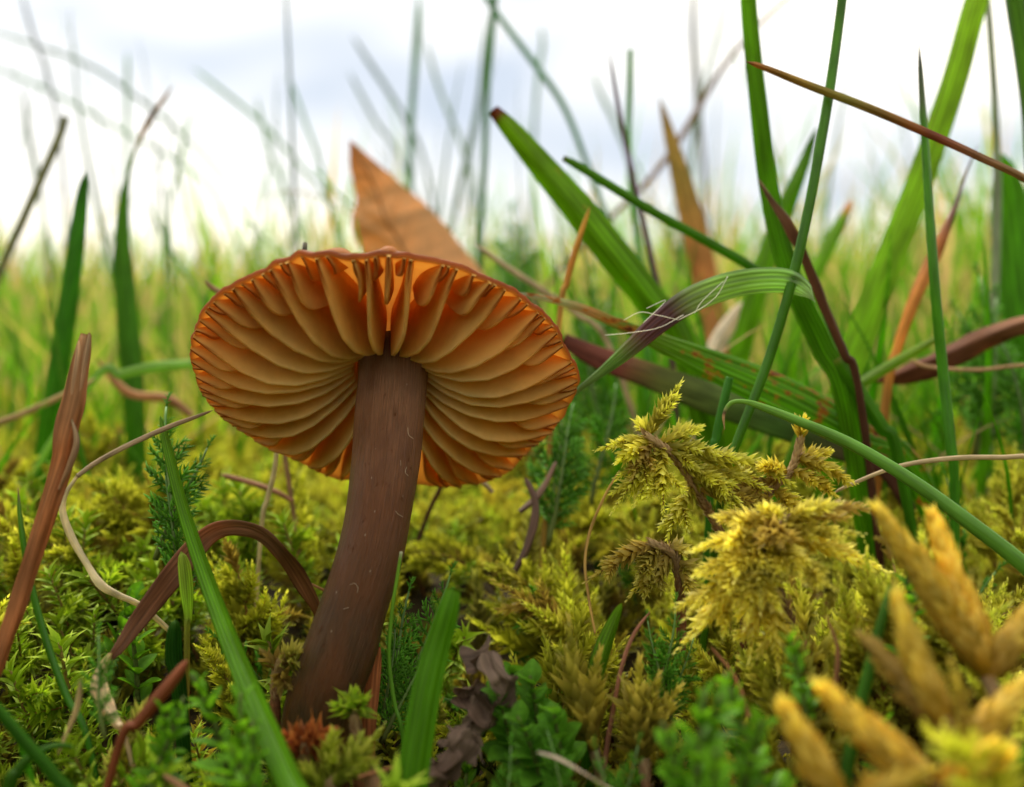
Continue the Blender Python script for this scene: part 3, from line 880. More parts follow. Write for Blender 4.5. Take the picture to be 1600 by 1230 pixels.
# --- to the right of the cap
blade('grass_shoot', 'broad ribbed bright green blade arching down past the thin dark green stalk', GB,
      [(1168, -60, 100, 24), (1171, 20, 100, 25), (1184, 150, 99, 27), (1203, 300, 99, 30), (1235, 430, 98, 34), (1285, 540, 98, 36), (1325, 640, 97, 34)],
      [(0, G_LIT), (.5, G_MID), (1, G_MID)], ribs=6, keel=.18, twist=.15, cut=True, thick=.2)
blade('grass_stalk', 'thin round dark green stalk crossing in front of the broad ribbed blade', 'grass stalk',
      [(1322, -60, 88, 15), (1312, 30, 88, 15), (1290, 180, 87, 16), (1252, 380, 86, 16), (1205, 550, 86, 16), (1150, 695, 85, 14), (1128, 770, 85, 13)],
      [(0, (.08, .2, .01)), (.6, G_DRK), (1, (.07, .16, .01))], 'rush', rnd=True, cut=True)
blade('grass_shoot', 'broad light green blade dotted with orange rust spots, leaning towards the dark tipped blade', GB,
      [(1545, -60, 122, 34), (1520, 20, 121, 36), (1490, 130, 120, 38), (1440, 275, 119, 40), (1398, 385, 118, 44), (1350, 510, 117, 46), (1310, 640, 116, 42)],
      [(0, (.32, .43, .02)), (1, (.24, .39, .018))], 'grass_few_spots', ribs=5, keel=.12, twist=-.2, cut=True)
blade('grass_shoot', 'slim dark green blade with a blackish pointed tip standing upright', GB,
      [(1436, 70, 92, 5), (1441, 150, 92, 9), (1447, 240, 92, 12), (1460, 430, 91, 15), (1474, 580, 91, 16), (1487, 700, 90, 16), (1492, 760, 90, 14)],
      [(0, (.03, .03, .025)), (.16, (.07, .09, .06)), (.24, G_DRK), (1, (.045, .15, .02))], 'rush', keel=.55, twist=.3)
blade('grass_shoot', 'slim half withered blade with brown tip slanting across the upright blades', GB,
      [(1165, 96, 86, 5), (1195, 106, 86, 9), (1260, 132, 86, 12), (1350, 166, 86, 13), (1440, 204, 86, 13), (1530, 245, 86, 12), (1620, 292, 87, 11), (1720, 390, 88, 11), (1790, 640, 90, 10)],
      [(0, (.20, .06, .03)), (.06, (.36, .15, .04)), (.18, (.33, .20, .04)), (.30, (.22, .20, .04)), (.42, (.30, .13, .04)), (.47, (.24, .07, .04)), (.6, (.32, .2, .1)), (1, (.2, .2, .05))], 'dry', keel=.4, twist=.2)
blade('withered_grass_shoot', 'curled dark red-brown withered blade beside the broad ribbed blade', 'dry blade',
      [(1184, 278, 96, 3), (1200, 304, 96, 8), (1235, 352, 95, 15), (1262, 408, 95, 14), (1290, 480, 95, 15), (1320, 552, 95, 13), (1345, 620, 95, 12)],
      [(0, (.28, .17, .10)), (.3, (.16, .065, .03)), (1, (.07, .028, .015))], 'dry', keel=1.0, twist=[.2, .8, .3, .5], wav=.08)
blade('withered_grass_shoot', 'orange-brown withered blade with a fine grey hair tip', 'dry blade',
      [(1528, 226, 112, 3), (1508, 275, 112, 4), (1490, 330, 111, 9), (1462, 395, 111, 20), (1432, 460, 110, 20), (1402, 545, 110, 15), (1385, 620, 110, 14)],
      [(0, (.18, .15, .17)), (.25, (.20, .14, .14)), (.4, (.38, .15, .05)), (.7, (.55, .26, .05)), (1, (.38, .2, .05))], 'dry', keel=.4)
blade('grass_shoot', 'short pointed green blade rising behind the broad ribbed blade', GB,
      [(1277, 196, 126, 4), (1262, 240, 126, 15), (1238, 300, 125, 24), (1212, 365, 125, 30), (1180, 460, 124, 32), (1150, 600, 124, 28)],
      [(0, G_DRK), (.2, G_MID), (1, G_LIT)], keel=.35)
blade('grass_shoot', 'broad folded green blade with a bitten-off reddish tip', GB,
      [(770, 172, 112, 18), (800, 205, 112, 31), (850, 265, 112, 42), (905, 330, 111, 50), (960, 400, 110, 52), (1015, 470, 110, 48), (1075, 560, 110, 44)],
      [(0, (.26, .05, .015)), (.045, (.24, .07, .015)), (.075, (.28, .40, .015)), (.35, (.25, .40, .015)), (1, (.16, .30, .012))], 'grass_few_spots', keel=.75, twist=-.15, cut=True, ribs=3)
blade('grass_shoot', 'narrow green blade with a blunt end slanting behind the folded blade', GB,
      [(880, 247, 106, 9), (905, 260, 106, 13), (960, 294, 106, 14), (1030, 336, 106, 14), (1110, 380, 106, 15), (1190, 428, 106, 15), (1280, 500, 106, 14), (1330, 600, 106, 14)],
      [(0, (.22, .22, .03)), (.05, G_MID), (1, (.07, .19, .03))], keel=.5, twist=.2, cut=True)
blade('grass_shoot', 'green blade blotched with rust and drawn out to a long pale dry tip', GB,
      [(800, 458, 92, 3), (835, 463, 92, 8), (900, 478, 93, 13), (965, 505, 94, 17), (1040, 538, 95, 30), (1110, 568, 96, 46), (1190, 602, 97, 58), (1270, 640, 98, 60), (1350, 685, 99, 50), (1430, 740, 100, 40)],
      [(0, (.42, .40, .30)), (.16, (.34, .36, .22)), (.24, (.36, .22, .08)), (.32, (.16, .20, .03)), (.5, (.13, .27, .015)), (1, (.10, .22, .012))], 'grass_spotted', ribs=4, keel=.15, twist=.45, n=90)
blade('withered_grass_shoot', 'dark red-brown and green withering blade lying under the rust blotched one', 'dry blade',
      [(880, 530, 108, 20), (930, 556, 108, 34), (1010, 584, 107, 40), (1100, 618, 107, 48), (1200, 652, 107, 50), (1310, 694, 107, 46), (1400, 740, 107, 40)],
      [(0, (.09, .025, .015)), (.22, (.13, .035, .02)), (.32, (.09, .10, .02)), (.6, (.06, .13, .02)), (.8, (.10, .035, .03)), (1, (.10, .05, .02))], 'dry', keel=.2, twist=.5, cut=True)
pb_ = blade('bent_grass_shoot', 'bent grey-green blade with a purple patch and frayed white fibres', 'dry blade',
      [(1274, 472, 86, 4), (1255, 452, 86, 26), (1225, 440, 86, 38), (1175, 441, 86, 40), (1125, 452, 86, 42), (1075, 473, 86, 40), (1030, 505, 86, 34), (985, 545, 86, 26), (945, 578, 87, 16), (908, 606, 88, 8), (870, 640, 91, 7), (800, 690, 97, 7), (690, 760, 104, 7)],
      [(0, (.36, .42, .42)), (.14, (.30, .40, .30)), (.30, (.28, .36, .24)), (.38, (.24, .28, .2)), (.43, (.14, .08, .10)), (.50, (.16, .08, .09)), (.58, (.22, .30, .19)), (.72, (.20, .24, .18)), (.86, (.13, .06, .07)), (1, (.11, .05, .07))],
      ribs=4, keel=.12, twist=[.2, .5, .3, .2, .5], n=80)
fib_m = leaf_mat('white_fibre', translucency=.2, streak_amp=.05, obvar=.1)
for pts in [[(1137, 432, 85), (1120, 462, 84.5), (1095, 482, 84.5), (1060, 500, 84.3)], [(1060, 500, 84.3), (1025, 492, 84.4), (1000, 488, 84.6), (975, 500, 84.2)],
            [(1130, 440, 84.8), (1098, 470, 84.4), (1085, 490, 84.3)], [(1068, 492, 84.3), (1030, 512, 84.2), (985, 520, 84.0), (945, 524, 84.4)], [(1010, 482, 84.4), (1040, 470, 84.6), (1005, 505, 84.2)]]:
    b = MB(); tube(b, catmull([P(*q) for q in pts], 20), .026, (.75, .74, .70), m=5)
    o = b.obj('fibre', fib_m, None, np.array(pb_.location) / MM)
    o.parent = pb_; o.location = (0, 0, 0)
blade('rush_leaf', 'smooth blue-green rush leaf with hooked brown tip arching over the moss', 'rush leaf',
      [(1132, 672, 80.5, 3), (1131, 648, 80.5, 5), (1142, 630, 80.4, 7), (1164, 628, 80.2, 8), (1190, 636, 80, 12), (1250, 659, 79, 15), (1330, 694, 77.5, 18), (1420, 748, 75.5, 21), (1510, 813, 73.5, 24), (1610, 892, 71.5, 26), (1700, 985, 70, 27)],
      [(0, (.34, .22, .11)), (.08, (.36, .22, .11)), (.105, (.05, .025, .015)), (.125, (.20, .22, .09)), (.16, (.16, .26, .08)), (.6, (.12, .23, .065)), (1, (.10, .21, .045))], 'rush', rnd=True, n=90)
blade('straw', 'pale tan straw arching low under the rush leaf', 'straw',
      [(1300, 772, 82, 4), (1330, 757, 82, 6), (1400, 730, 82, 7), (1480, 717, 82, 8), (1560, 715, 82, 8), (1640, 720, 82, 8), (1740, 790, 83, 8)],
      sol((.52, .40, .24)), 'straw', rnd=True, root=False)
blade('dead_leaf', 'rolled dark red-brown dead leaf lying beyond the upright dark blade', 'dead leaf',
      [(1365, 596, 112, 8), (1400, 588, 112, 24), (1445, 572, 112, 34), (1490, 552, 111, 38), (1540, 528, 110, 34), (1600, 506, 108, 30), (1680, 490, 107, 26)],
      [(0, (.16, .05, .02)), (.5, (.13, .05, .025)), (.8, (.22, .10, .05)), (1, (.3, .16, .08))], 'dry', keel=1.0, wav=.25, root=False, twist=[.2, .5, .1, .4])
blade('straw', 'thin tan straw beneath the rolled dead leaf', 'straw',
      [(1420, 562, 109, 5), (1455, 574, 109, 6), (1530, 578, 108, 6), (1610, 572, 108, 6), (1680, 600, 108, 6)], sol((.48, .30, .16)), 'straw', rnd=True, root=False)
blade('grass_shoot', 'stubby green blade with a broken blunt end standing in the moss', GB,
      [(1308, 560, 96, 14), (1325, 585, 96, 21), (1350, 625, 96, 23), (1378, 668, 96, 22), (1405, 720, 96, 18)],
      [(0, (.34, .36, .10)), (.08, (.14, .28, .03)), (1, (.08, .20, .02))], keel=.7, cut=True)
blade('grass_stalk', 'short dark green stalk half sunk in moss by the rush leaf hook', 'grass stalk',
      [(1140, 590, 90, 12), (1133, 620, 90, 14), (1120, 680, 90, 14), (1112, 740, 90, 12)], sol((.035, .12, .02)), 'rush', rnd=True, cut=True)
blade('dry_grass_shoot', 'whitish papery dry blade lying behind the purple-patched blade', 'dry blade',
      [(1170, 470, 132, 8), (1150, 490, 132, 20), (1125, 530, 131, 28), (1105, 575, 130, 24), (1090, 640, 130, 18)], sol((.62, .55, .42)), 'dry', keel=.4)
blade('grass_shoot', 'light green blade slanting low towards the rolled dead leaf', GB,
      [(1480, 520, 105, 6), (1430, 548, 105, 14), (1370, 584, 104, 17), (1310, 622, 104, 16), (1260, 660, 104, 14)], [(0, (.24, .30, .05)), (1, (.13, .26, .03))], keel=.4)
blade('withered_grass_shoot', 'orange withered blade standing among the blurred grass beyond the folded blade', 'dry blade',
      [(1030, 150, 165, 4), (1046, 210, 165, 18), (1070, 300, 164, 34), (1092, 390, 163, 40), (1110, 480, 162, 38), (1125, 580, 160, 34)],
      [(0, (.34, .22, .07)), (.3, (.40, .28, .06)), (.55, (.50, .23, .07)), (1, (.44, .24, .07))], 'dry', keel=.3)
blade('withered_grass_shoot', 'small orange dry blade tip poking up near the cap', 'dry blade',
      [(922, 322, 100, 3), (912, 352, 100, 8), (898, 395, 100, 10), (886, 440, 100, 10), (872, 520, 100, 9)], [(0, (.44, .30, .05)), (.5, (.48, .22, .04)), (1, (.35, .25, .06))], 'dry', keel=.5)
blade('dry_stalk', 'thin dark purple-brown stalk beside a green stalk in the blurred grass', 'dry stalk',
      [(952, 80, 128, 4), (965, 160, 128, 7), (985, 260, 127, 8), (1008, 360, 126, 9), (1028, 450, 125, 9), (1050, 560, 124, 9)], [(0, (.16, .12, .16)), (.4, (.11, .06, .08)), (1, (.10, .05, .04))], 'straw', rnd=True)
blade('grass_stalk', 'straight green stalk beside the dark purple-brown stalk', 'grass stalk',
      [(985, 78, 150, 9), (984, 140, 150, 10), (982, 230, 150, 9), (990, 330, 150, 9), (1002, 430, 148, 9), (1010, 560, 147, 9)], sol((.07, .20, .05)), 'rush', rnd=True, cut=True)
blade('dry_stalk', 'long thin brown stalk slanting across the sky behind the broad ribbed blade', 'dry stalk',
      [(1262, -30, 200, 6), (1180, 45, 200, 7), (1120, 120, 200, 8), (1070, 205, 200, 10), (1020, 275, 198, 9), (960, 335, 196, 8), (860, 440, 194, 7), (790, 560, 190, 7)], sol((.22, .13, .08)), 'straw', rnd=True, cut=True)
blade('grass_shoot', 'green blade with a pale papery tip among the low blurred grass', GB,
      [(1332, 312, 150, 6), (1320, 335, 150, 16), (1295, 385, 149, 22), (1265, 450, 148, 24), (1235, 560, 147, 22)], [(0, (.62, .42, .26)), (.15, (.5, .32, .16)), (.25, (.2, .3, .05)), (1, G_LIT)], keel=.4)
blade('grass_shoot', 'wide dark green blade at the edge of the blurred grass beyond the withered slanting blade', GB,
      [(1560, 235, 140, 4), (1570, 270, 140, 34), (1580, 340, 140, 60), (1590, 430, 139, 64), (1600, 520, 138, 60), (1610, 620, 138, 50)], [(0, G_MID), (1, (.08, .22, .02))], keel=.3, ribs=4)
blade('grass_shoot', 'tall green blade with a blue-grey edge beside the grey stalk', GB,
      [(1578, -60, 105, 30), (1590, 20, 105, 30), (1600, 90, 105, 28), (1612, 200, 105, 26), (1620, 400, 105, 26), (1625, 640, 105, 24)], sol((.14, .24, .04)), keel=.4, ribs=4, cut=True, edge=(.12, .10, .22))
blade('grass_stalk', 'tall grey-green stalk leaning by the rust spotted light blade', 'grass stalk',
      [(1540, -40, 135, 9), (1548, 60, 135, 11), (1555, 170, 135, 11), (1558, 280, 135, 13), (1556, 400, 134, 14), (1550, 560, 133, 14)], sol((.16, .18, .12)), 'rush', rnd=True, cut=True)
blade('grass_stalk', 'long thin blue-green stalk bent slightly at a joint, slanting across the sky', 'grass stalk',
      [(738, -40, 190, 8), (772, 15, 190, 9), (835, 100, 189, 10), (880, 165, 188, 10), (915, 250, 187, 9), (950, 345, 186, 9), (985, 430, 185, 8), (1015, 560, 183, 8)], sol((.045, .15, .09)), 'rush', rnd=True, cut=True)
blade('grass_stalk', 'upright blue-green stalk crossing the slanting jointed stalk near its top', 'grass stalk',
      [(776, -40, 185, 10), (770, 30, 185, 11), (762, 130, 184, 10), (757, 250, 183, 10), (752, 350, 182, 10), (748, 470, 181, 9)], sol((.05, .15, .07)), 'rush', rnd=True, cut=True)
blade('grass_stalk', 'upright blue-green stalk with a swollen joint behind the dead leaf tip', 'grass stalk',
      [(655, -10, 250, 6), (652, 60, 250, 12), (648, 110, 249, 10), (642, 200, 248, 10), (640, 300, 247, 10), (638, 480, 246, 9)], sol((.06, .17, .12)), 'rush', rnd=True)
blade('grass_stalk', 'wavering thin grey-green stalk between the two upright blue-green stalks', 'grass stalk',
      [(760, 20, 270, 5), (752, 130, 269, 8), (738, 210, 268, 8), (716, 300, 267, 9), (705, 360, 266, 9), (690, 480, 265, 9)], sol((.10, .18, .10)), 'rush', rnd=True)
# --- to the left of the cap
blade('dry_stalk', 'thick splintered red-brown dead stalk with a broken ragged top', 'dry stalk',
      [(135, 522, 71, 16), (128, 560, 71, 27), (118, 620, 70.5, 32), (104, 680, 70, 36), (98, 720, 70, 33), (80, 780, 69.5, 31), (58, 850, 69, 28), (30, 940, 68, 26), (0, 1030, 67, 24), (-40, 1140, 66, 22)],
      [(0, (.42, .27, .15)), (.12, (.34, .17, .075)), (.5, (.30, .12, .045)), (1, (.32, .13, .05))], 'dry', keel=.9, twist=[.1, .35, -.2, .3, .2], wav=.14, ribs=3, n=90, cut=True)
blade('straw', 'kinked pale straw zigzagging past the dead stalk with its point under the cap', 'straw',
      [(333, 641, 74.5, 2.5), (310, 650, 74.3, 5.5), (262, 668, 74, 8), (200, 696, 73.6, 8), (150, 723, 73.2, 7.5), (121, 744, 73, 7)],
      [(0, (.30, .18, .10)), (.3, (.36, .24, .14)), (1, (.55, .42, .28))], 'straw', rnd=True, root=False)
blade('straw', 'pale flattened lower half of the kinked straw reaching down into moss', 'straw',
      [(121, 744, 73, 5), (103, 772, 73, 7), (98, 800, 73, 10), (112, 840, 73.2, 11), (138, 885, 73.4, 10), (158, 914, 73.6, 13), (185, 930, 75, 10), (222, 948, 77, 9), (270, 990, 80, 8)],
      sol((.62, .54, .36)), 'straw', keel=.3, twist=[.2, -.3, .4, .1], cut=True, root=False)
blade('withered_grass_shoot', 'red-brown withered blade curled in a high arch over the moss', 'dry blade',
      [(508, 1000, 82, 10), (494, 950, 81, 16), (470, 905, 81, 24), (440, 862, 80.5, 24), (405, 832, 80, 21), (365, 823, 79, 22), (325, 836, 78, 32), (285, 880, 76, 36), (250, 925, 74, 34), (215, 972, 72, 28), (188, 1010, 70.5, 18), (170, 1030, 69.5, 10)],
      [(0, (.15, .06, .02)), (.25, (.17, .07, .025)), (.42, (.34, .19, .13)), (.55, (.34, .17, .10)), (.7, (.16, .065, .03)), (1, (.12, .05, .02))], 'dry', keel=-.2, twist=[.4, .7, 1.05, .9, .3, -.1, .3], n=90, m=11, wav=.08, root=False, thick=.12)
blade('dry_grass_shoot', 'pale cream twisted end of the arched withered blade', 'dry blade',
      [(173, 1022, 69.6, 8), (160, 1045, 68.5, 18), (154, 1075, 67.5, 26), (165, 1105, 67, 24), (182, 1130, 66.5, 14), (200, 1165, 66, 8)], [(0, (.34, .2, .09)), (.3, (.60, .46, .27)), (.7, (.62, .50, .32)), (1, (.55, .4, .22))], 'dry', keel=.7, twist=[.2, -.5, .6], cut=True)
blade('grass_shoot', 'long bright green blade slanting down in front of the arched withered blade', GB,
      [(250, 650, 76, 6), (262, 700, 75, 14), (285, 790, 73, 19), (318, 890, 70, 24), (355, 990, 66, 29), (400, 1100, 61, 36), (450, 1215, 56, 42), (490, 1310, 53, 44)],
      [(0, (.24, .36, .06)), (.3, (.19, .37, .02)), (1, (.16, .34, .012))], keel=.45, twist=.3)
blade('grass_stalk', 'thin dark green stalk bending down beside the dead stalk', 'grass stalk',
      [(28, 762, 72, 4), (34, 830, 71.5, 9), (50, 920, 71, 11), (75, 1010, 70, 12), (105, 1090, 69, 12), (138, 1160, 68, 11)], [(0, (.22, .10, .07)), (.07, (.10, .18, .03)), (.2, G_DRK), (1, (.04, .13, .02))], 'rush', rnd=True)
blade('grass_shoot', 'dark green blade rising from the moss towards the dead stalk foot', GB,
      [(-30, 1080, 58, 14), (0, 1112, 58, 17), (40, 1160, 58, 19), (85, 1212, 58, 20), (130, 1280, 58, 18)], sol((.055, .15, .018)), keel=.5)
blade('grass_shoot', 'small green blade bowed in an arch over the dark green one', GB,
      [(118, 1168, 60, 5), (90, 1165, 60, 9), (55, 1178, 59.5, 13), (28, 1205, 59, 18), (10, 1250, 58.5, 20)], sol((.085, .20, .02)), keel=.4)
blade('grass_shoot', 'short upright green blade crossing the dark green blade', GB,
      [(24, 1128, 61, 4), (34, 1165, 61, 9), (48, 1215, 61, 11), (60, 1270, 61, 11)], sol((.09, .22, .025)), keel=.5)
blade('withered_grass_shoot', 'short red-brown pointed dead blade leaning out of the leafy moss', 'dry blade',
      [(294, 1030, 60, 5), (280, 1050, 60, 16), (252, 1085, 60, 21), (215, 1130, 60, 18), (185, 1168, 60, 14)], [(0, (.30, .10, .05)), (1, (.26, .075, .03))], 'dry', keel=.8)
blade('grass_shoot', 'bright green tapering blade standing upright in the blurred grass beyond the dead stalk', GB,
      [(134, 268, 128, 5), (128, 310, 128, 18), (118, 390, 127, 25), (103, 500, 126, 29), (85, 620, 125, 30), (70, 710, 125, 28)], [(0, G_DRK), (.1, (.06, .20, .015)), (1, (.10, .24, .02))], keel=.5)
blade('dry_stalk', 'olive-brown blunt stalk leaning across the sky beyond the dead stalk', 'dry stalk',
      [(103, 182, 165, 12), (92, 215, 165, 14), (68, 270, 164, 14), (35, 345, 163, 14), (0, 425, 162, 13), (-60, 580, 160, 12)], sol((.13, .13, .05)), 'straw', rnd=True, cut=True)
blade('grass_shoot', 'green blade with a withered orange and grey thread-like tip', GB,
      [(272, 132, 145, 3), (252, 160, 145, 6), (235, 185, 145, 9), (215, 225, 145, 6), (202, 265, 145, 6), (194, 310, 145, 14), (191, 380, 144, 24), (197, 470, 143, 32), (205, 570, 142, 34), (212, 680, 141, 30)],
      [(0, (.26, .16, .08)), (.06, (.42, .25, .04)), (.13, (.34, .22, .05)), (.17, (.17, .13, .14)), (.26, (.40, .26, .08)), (.33, (.24, .28, .04)), (.45, (.13, .27, .02)), (1, (.10, .24, .02))], keel=.5, n=80)
blade('dry_spike', 'tiny dark broken grass spike sticking up behind the cap edge', 'grass spike',
      [(477, 379, 88, 7), (475, 395, 88, 9), (471, 415, 88, 9), (466, 450, 88, 9), (490, 560, 92, 9), (560, 720, 98, 9), (590, 860, 100, 9)], [(0, (.30, .28, .24)), (.1, (.10, .09, .07)), (1, (.09, .07, .05))], 'straw', rnd=True, cut=True)
blade('dry_grass_shoot', 'pale green flat blade lying level behind the dead stalk and cap', GB,
      [(330, 566, 120, 12), (290, 570, 120, 15), (240, 574, 120, 17), (190, 585, 120, 15), (140, 602, 120, 12)], sol((.26, .36, .18)), 'grass', keel=.3)
blade('straw', 'tan straw running level from the dead stalk into the blurred moss', 'straw',
      [(150, 592, 118, 10), (90, 622, 118, 10), (40, 645, 118, 10), (-20, 670, 118, 10), (-90, 720, 117, 10)], sol((.46, .32, .14)), 'straw', rnd=True)
blade('straw', 'short pale straw upright in the moss under the cap', 'straw',
      [(433, 700, 92, 7), (428, 740, 92, 8), (418, 780, 92, 8), (408, 830, 92, 7)], sol((.55, .46, .26)), 'straw', rnd=True)
blade('straw', 'brown twig lying flat in the moss under the cap', 'twig',
      [(345, 742, 100, 8), (390, 754, 99, 9), (430, 768, 98, 9), (458, 784, 98, 8)], sol((.26, .13, .07)), 'straw', rnd=True, root=False)
blade('straw', 'thin brown stalk poking out behind the cap edge', 'straw',
      [(318, 438, 100, 4), (335, 452, 100, 9), (360, 466, 100, 10), (390, 482, 100, 9), (420, 560, 100, 9)], sol((.30, .18, .09)), 'straw', rnd=True)
blade('straw', 'pale straw sloping down behind the torn cap edge', 'straw',
      [(740, 380, 122, 7), (790, 416, 122, 9), (850, 455, 121, 9), (900, 490, 121, 9), (960, 560, 120, 9)], sol((.46, .34, .2)), 'straw', rnd=True)
# --- in front
blade('grass_shoot', 'cut-off bright green blade standing in front of the curled dead leaf', GB,
      [(709, 922, 62, 22), (700, 955, 61.5, 34), (684, 1010, 61, 40), (668, 1075, 60, 46), (655, 1150, 59, 48), (642, 1240, 58, 50), (632, 1330, 57.5, 48)],
      [(0, (.22, .38, .05)), (.06, (.17, .36, .016)), (1, (.15, .34, .012))], keel=.3, twist=.35, cut=True, ribs=3)
blade('grass_stalk', 'hair-thin green stalk with a pale tip rising along the mushroom stem', 'grass stalk',
      [(627, 862, 72, 5), (621, 900, 72, 5.5), (612, 960, 72, 6), (608, 1030, 72, 6), (617, 1100, 71.5, 6), (630, 1160, 71, 6)], [(0, (.6, .6, .4)), (.06, (.25, .4, .08)), (1, (.07, .2, .02))], 'rush', rnd=True, cut=True)
blade('withered_grass_shoot', 'narrow orange-brown dry strip standing right behind the mushroom foot', 'dry blade',
      [(588, 1010, 75, 14), (584, 1040, 75, 24), (580, 1090, 74.5, 24), (576, 1150, 74, 22)], sol((.28, .10, .035)), 'dry', keel=.3, cut=True)
blade('withered_grass_shoot', 'tan dry strip lying in the moss in front of the mushroom foot', 'dry blade',
      [(586, 1180, 63, 8), (580, 1205, 63, 22), (584, 1235, 62.5, 26), (592, 1290, 62, 24)], sol((.34, .19, .10)), 'dry', keel=.4)
blade('grass_shoot', 'pointed green leaf sheath standing between two spiky moss shoots', GB,
      [(972, 942, 70, 4), (962, 965, 70, 16), (945, 1010, 69.5, 26), (932, 1055, 69, 28), (925, 1110, 69, 24)], [(0, G_LIT), (1, (.08, .19, .025))], keel=.8, twist=.4)
blade('straw', 'thin red-brown curved stalk beside the pointed leaf sheath', 'straw',
      [(1016, 955, 70, 4), (990, 992, 69.5, 6), (972, 1040, 69, 7), (958, 1110, 68.5, 8), (945, 1190, 68, 9), (938, 1260, 67, 9)], sol((.30, .13, .08)), 'straw', rnd=True)
blade('straw', 'fine tan thread curving among the moss fronds', 'straw',
      [(968, 735, 84, 3), (945, 775, 83, 4), (922, 830, 82, 5), (914, 880, 81, 5), (920, 935, 80, 5), (930, 990, 79, 4)], sol((.45, .28, .08)), 'straw', rnd=True, root=False)
blade('grass_shoot', 'small dark green leaf tip upright among the moss shoots beside the long bright blade', GB,
      [(275, 968, 70, 8), (272, 990, 70, 22), (272, 1030, 70, 27), (280, 1080, 70, 24)], [(0, (.10, .2, .05)), (.2, (.03, .11, .02)), (1, (.03, .10, .02))], keel=.9)
blade('grass_shoot', 'pale yellow-green bud-like blade above the dark leaf tip', GB,
      [(283, 862, 73, 8), (288, 885, 73, 19), (292, 925, 73, 20), (294, 965, 73, 12), (292, 1010, 73, 9)], [(0, (.40, .46, .12)), (.5, (.32, .42, .08)), (1, (.2, .1, .05))], keel=.9)
blade('grass_shoot', 'slender green blade crossing the ochre plume moss', GB,
      [(1392, 915, 60, 8), (1380, 960, 59, 14), (1362, 1030, 58, 17), (1340, 1120, 57, 19), (1322, 1210, 56, 20), (1310, 1290, 55, 20)], [(0, (.10, .22, .04)), (1, (.08, .2, .03))], keel=.5, cut=True)

# --- the fallen autumn leaf standing upright behind the cap
def autumn_leaf():
    d0 = 165.0
    left = catmull([P(546, 218, d0), P(547, 260, d0 + 1), P(556, 310, d0 + 2), P(549, 355, d0 + 1), P(575, 420, d0 + 2), P(600, 540, d0 - 2), P(640, 640, d0 - 5)], 34)
    right = catmull([P(549, 220, d0), P(598, 262, d0 + 2), P(632, 292, d0 + 3), P(668, 322, d0 + 4), P(712, 372, d0 + 4), P(770, 470, d0 + 2), P(740, 640, d0 - 3)], 34)
    m = 25; s = np.linspace(0, 1, m)
    V = left[:, None] * (1 - s)[None, :, None] + right[:, None] * s[None, :, None]
    t = np.linspace(0, 1, 34)
    wd = np.linalg.norm(right - left, axis=1)
    bul = -(wd[:, None] * .16) * np.sin(s * math.pi)[None] + .25 * np.sin(t[:, None] * 46 + np.abs(s - .45)[None] * 22) * np.minimum(wd / 10, 1)[:, None] + .5 * np.sin(t * 7)[:, None] * (s - .5)[None]
    V = V + np.array([0, 1, .1]) * bul[..., None]
    back = V + np.array([0, .22, 0])
    cols = gradient([(0, (.44, .22, .08)), (.25, (.56, .34, .15)), (.6, (.52, .33, .16)), (1, (.36, .2, .09))], t)
    C = np.repeat(cols[:, None], m, 1)
    st = np.zeros((34, m, 3)); st[..., 0] = (t * 25)[:, None]; st[..., 1] = (s * 8)[None]
    base = V[-1, m // 2]
    root = empty('dead_leaf', base); tag(root, 'orange-brown fallen autumn leaf standing upright behind the cap', 'dead leaf')
    mb = MB(); full = np.concatenate([V, back[:, ::-1]], 1); CC = np.concatenate([C, C[:, ::-1]], 1); SS = np.concatenate([st, st[:, ::-1]], 1)
    mb.add(full.reshape(-1, 3), grid_quads(34, 2 * m), None, CC.reshape(-1, 3), SS.reshape(-1, 3))
    bl = mesh_obj('blade', mb.mesh('blade', leaf_mat('autumn_leaf', translucency=.45, streak=(.5, .5), streak_amp=.15, mottle=.2, tint=(.9, .75, .45)), base), root)
    q = V[:, 11] - np.array([0, .12, 0]); b = MB(); tube(b, q, np.linspace(.12, .35, 34), (.30, .14, .05), m=6)
    rib = mesh_obj('midrib', b.mesh('midrib', M['straw'], base), root)
    for k in range(5, 30, 4):
        for sd in (-1, 1):
            jj = [(min(max(k - i, 0), 33), 11 + sd * int(i * 2.2)) for i in range(5)]
            q = np.array([V[a, min(max(c, 0), m - 1)] - np.array([0, .08, 0]) for a, c in jj])
            b = MB(); tube(b, catmull(q, 12), .06, (.42, .24, .10), m=5)
            mesh_obj('vein', b.mesh('vein', M['straw'], base), rib)
autumn_leaf()

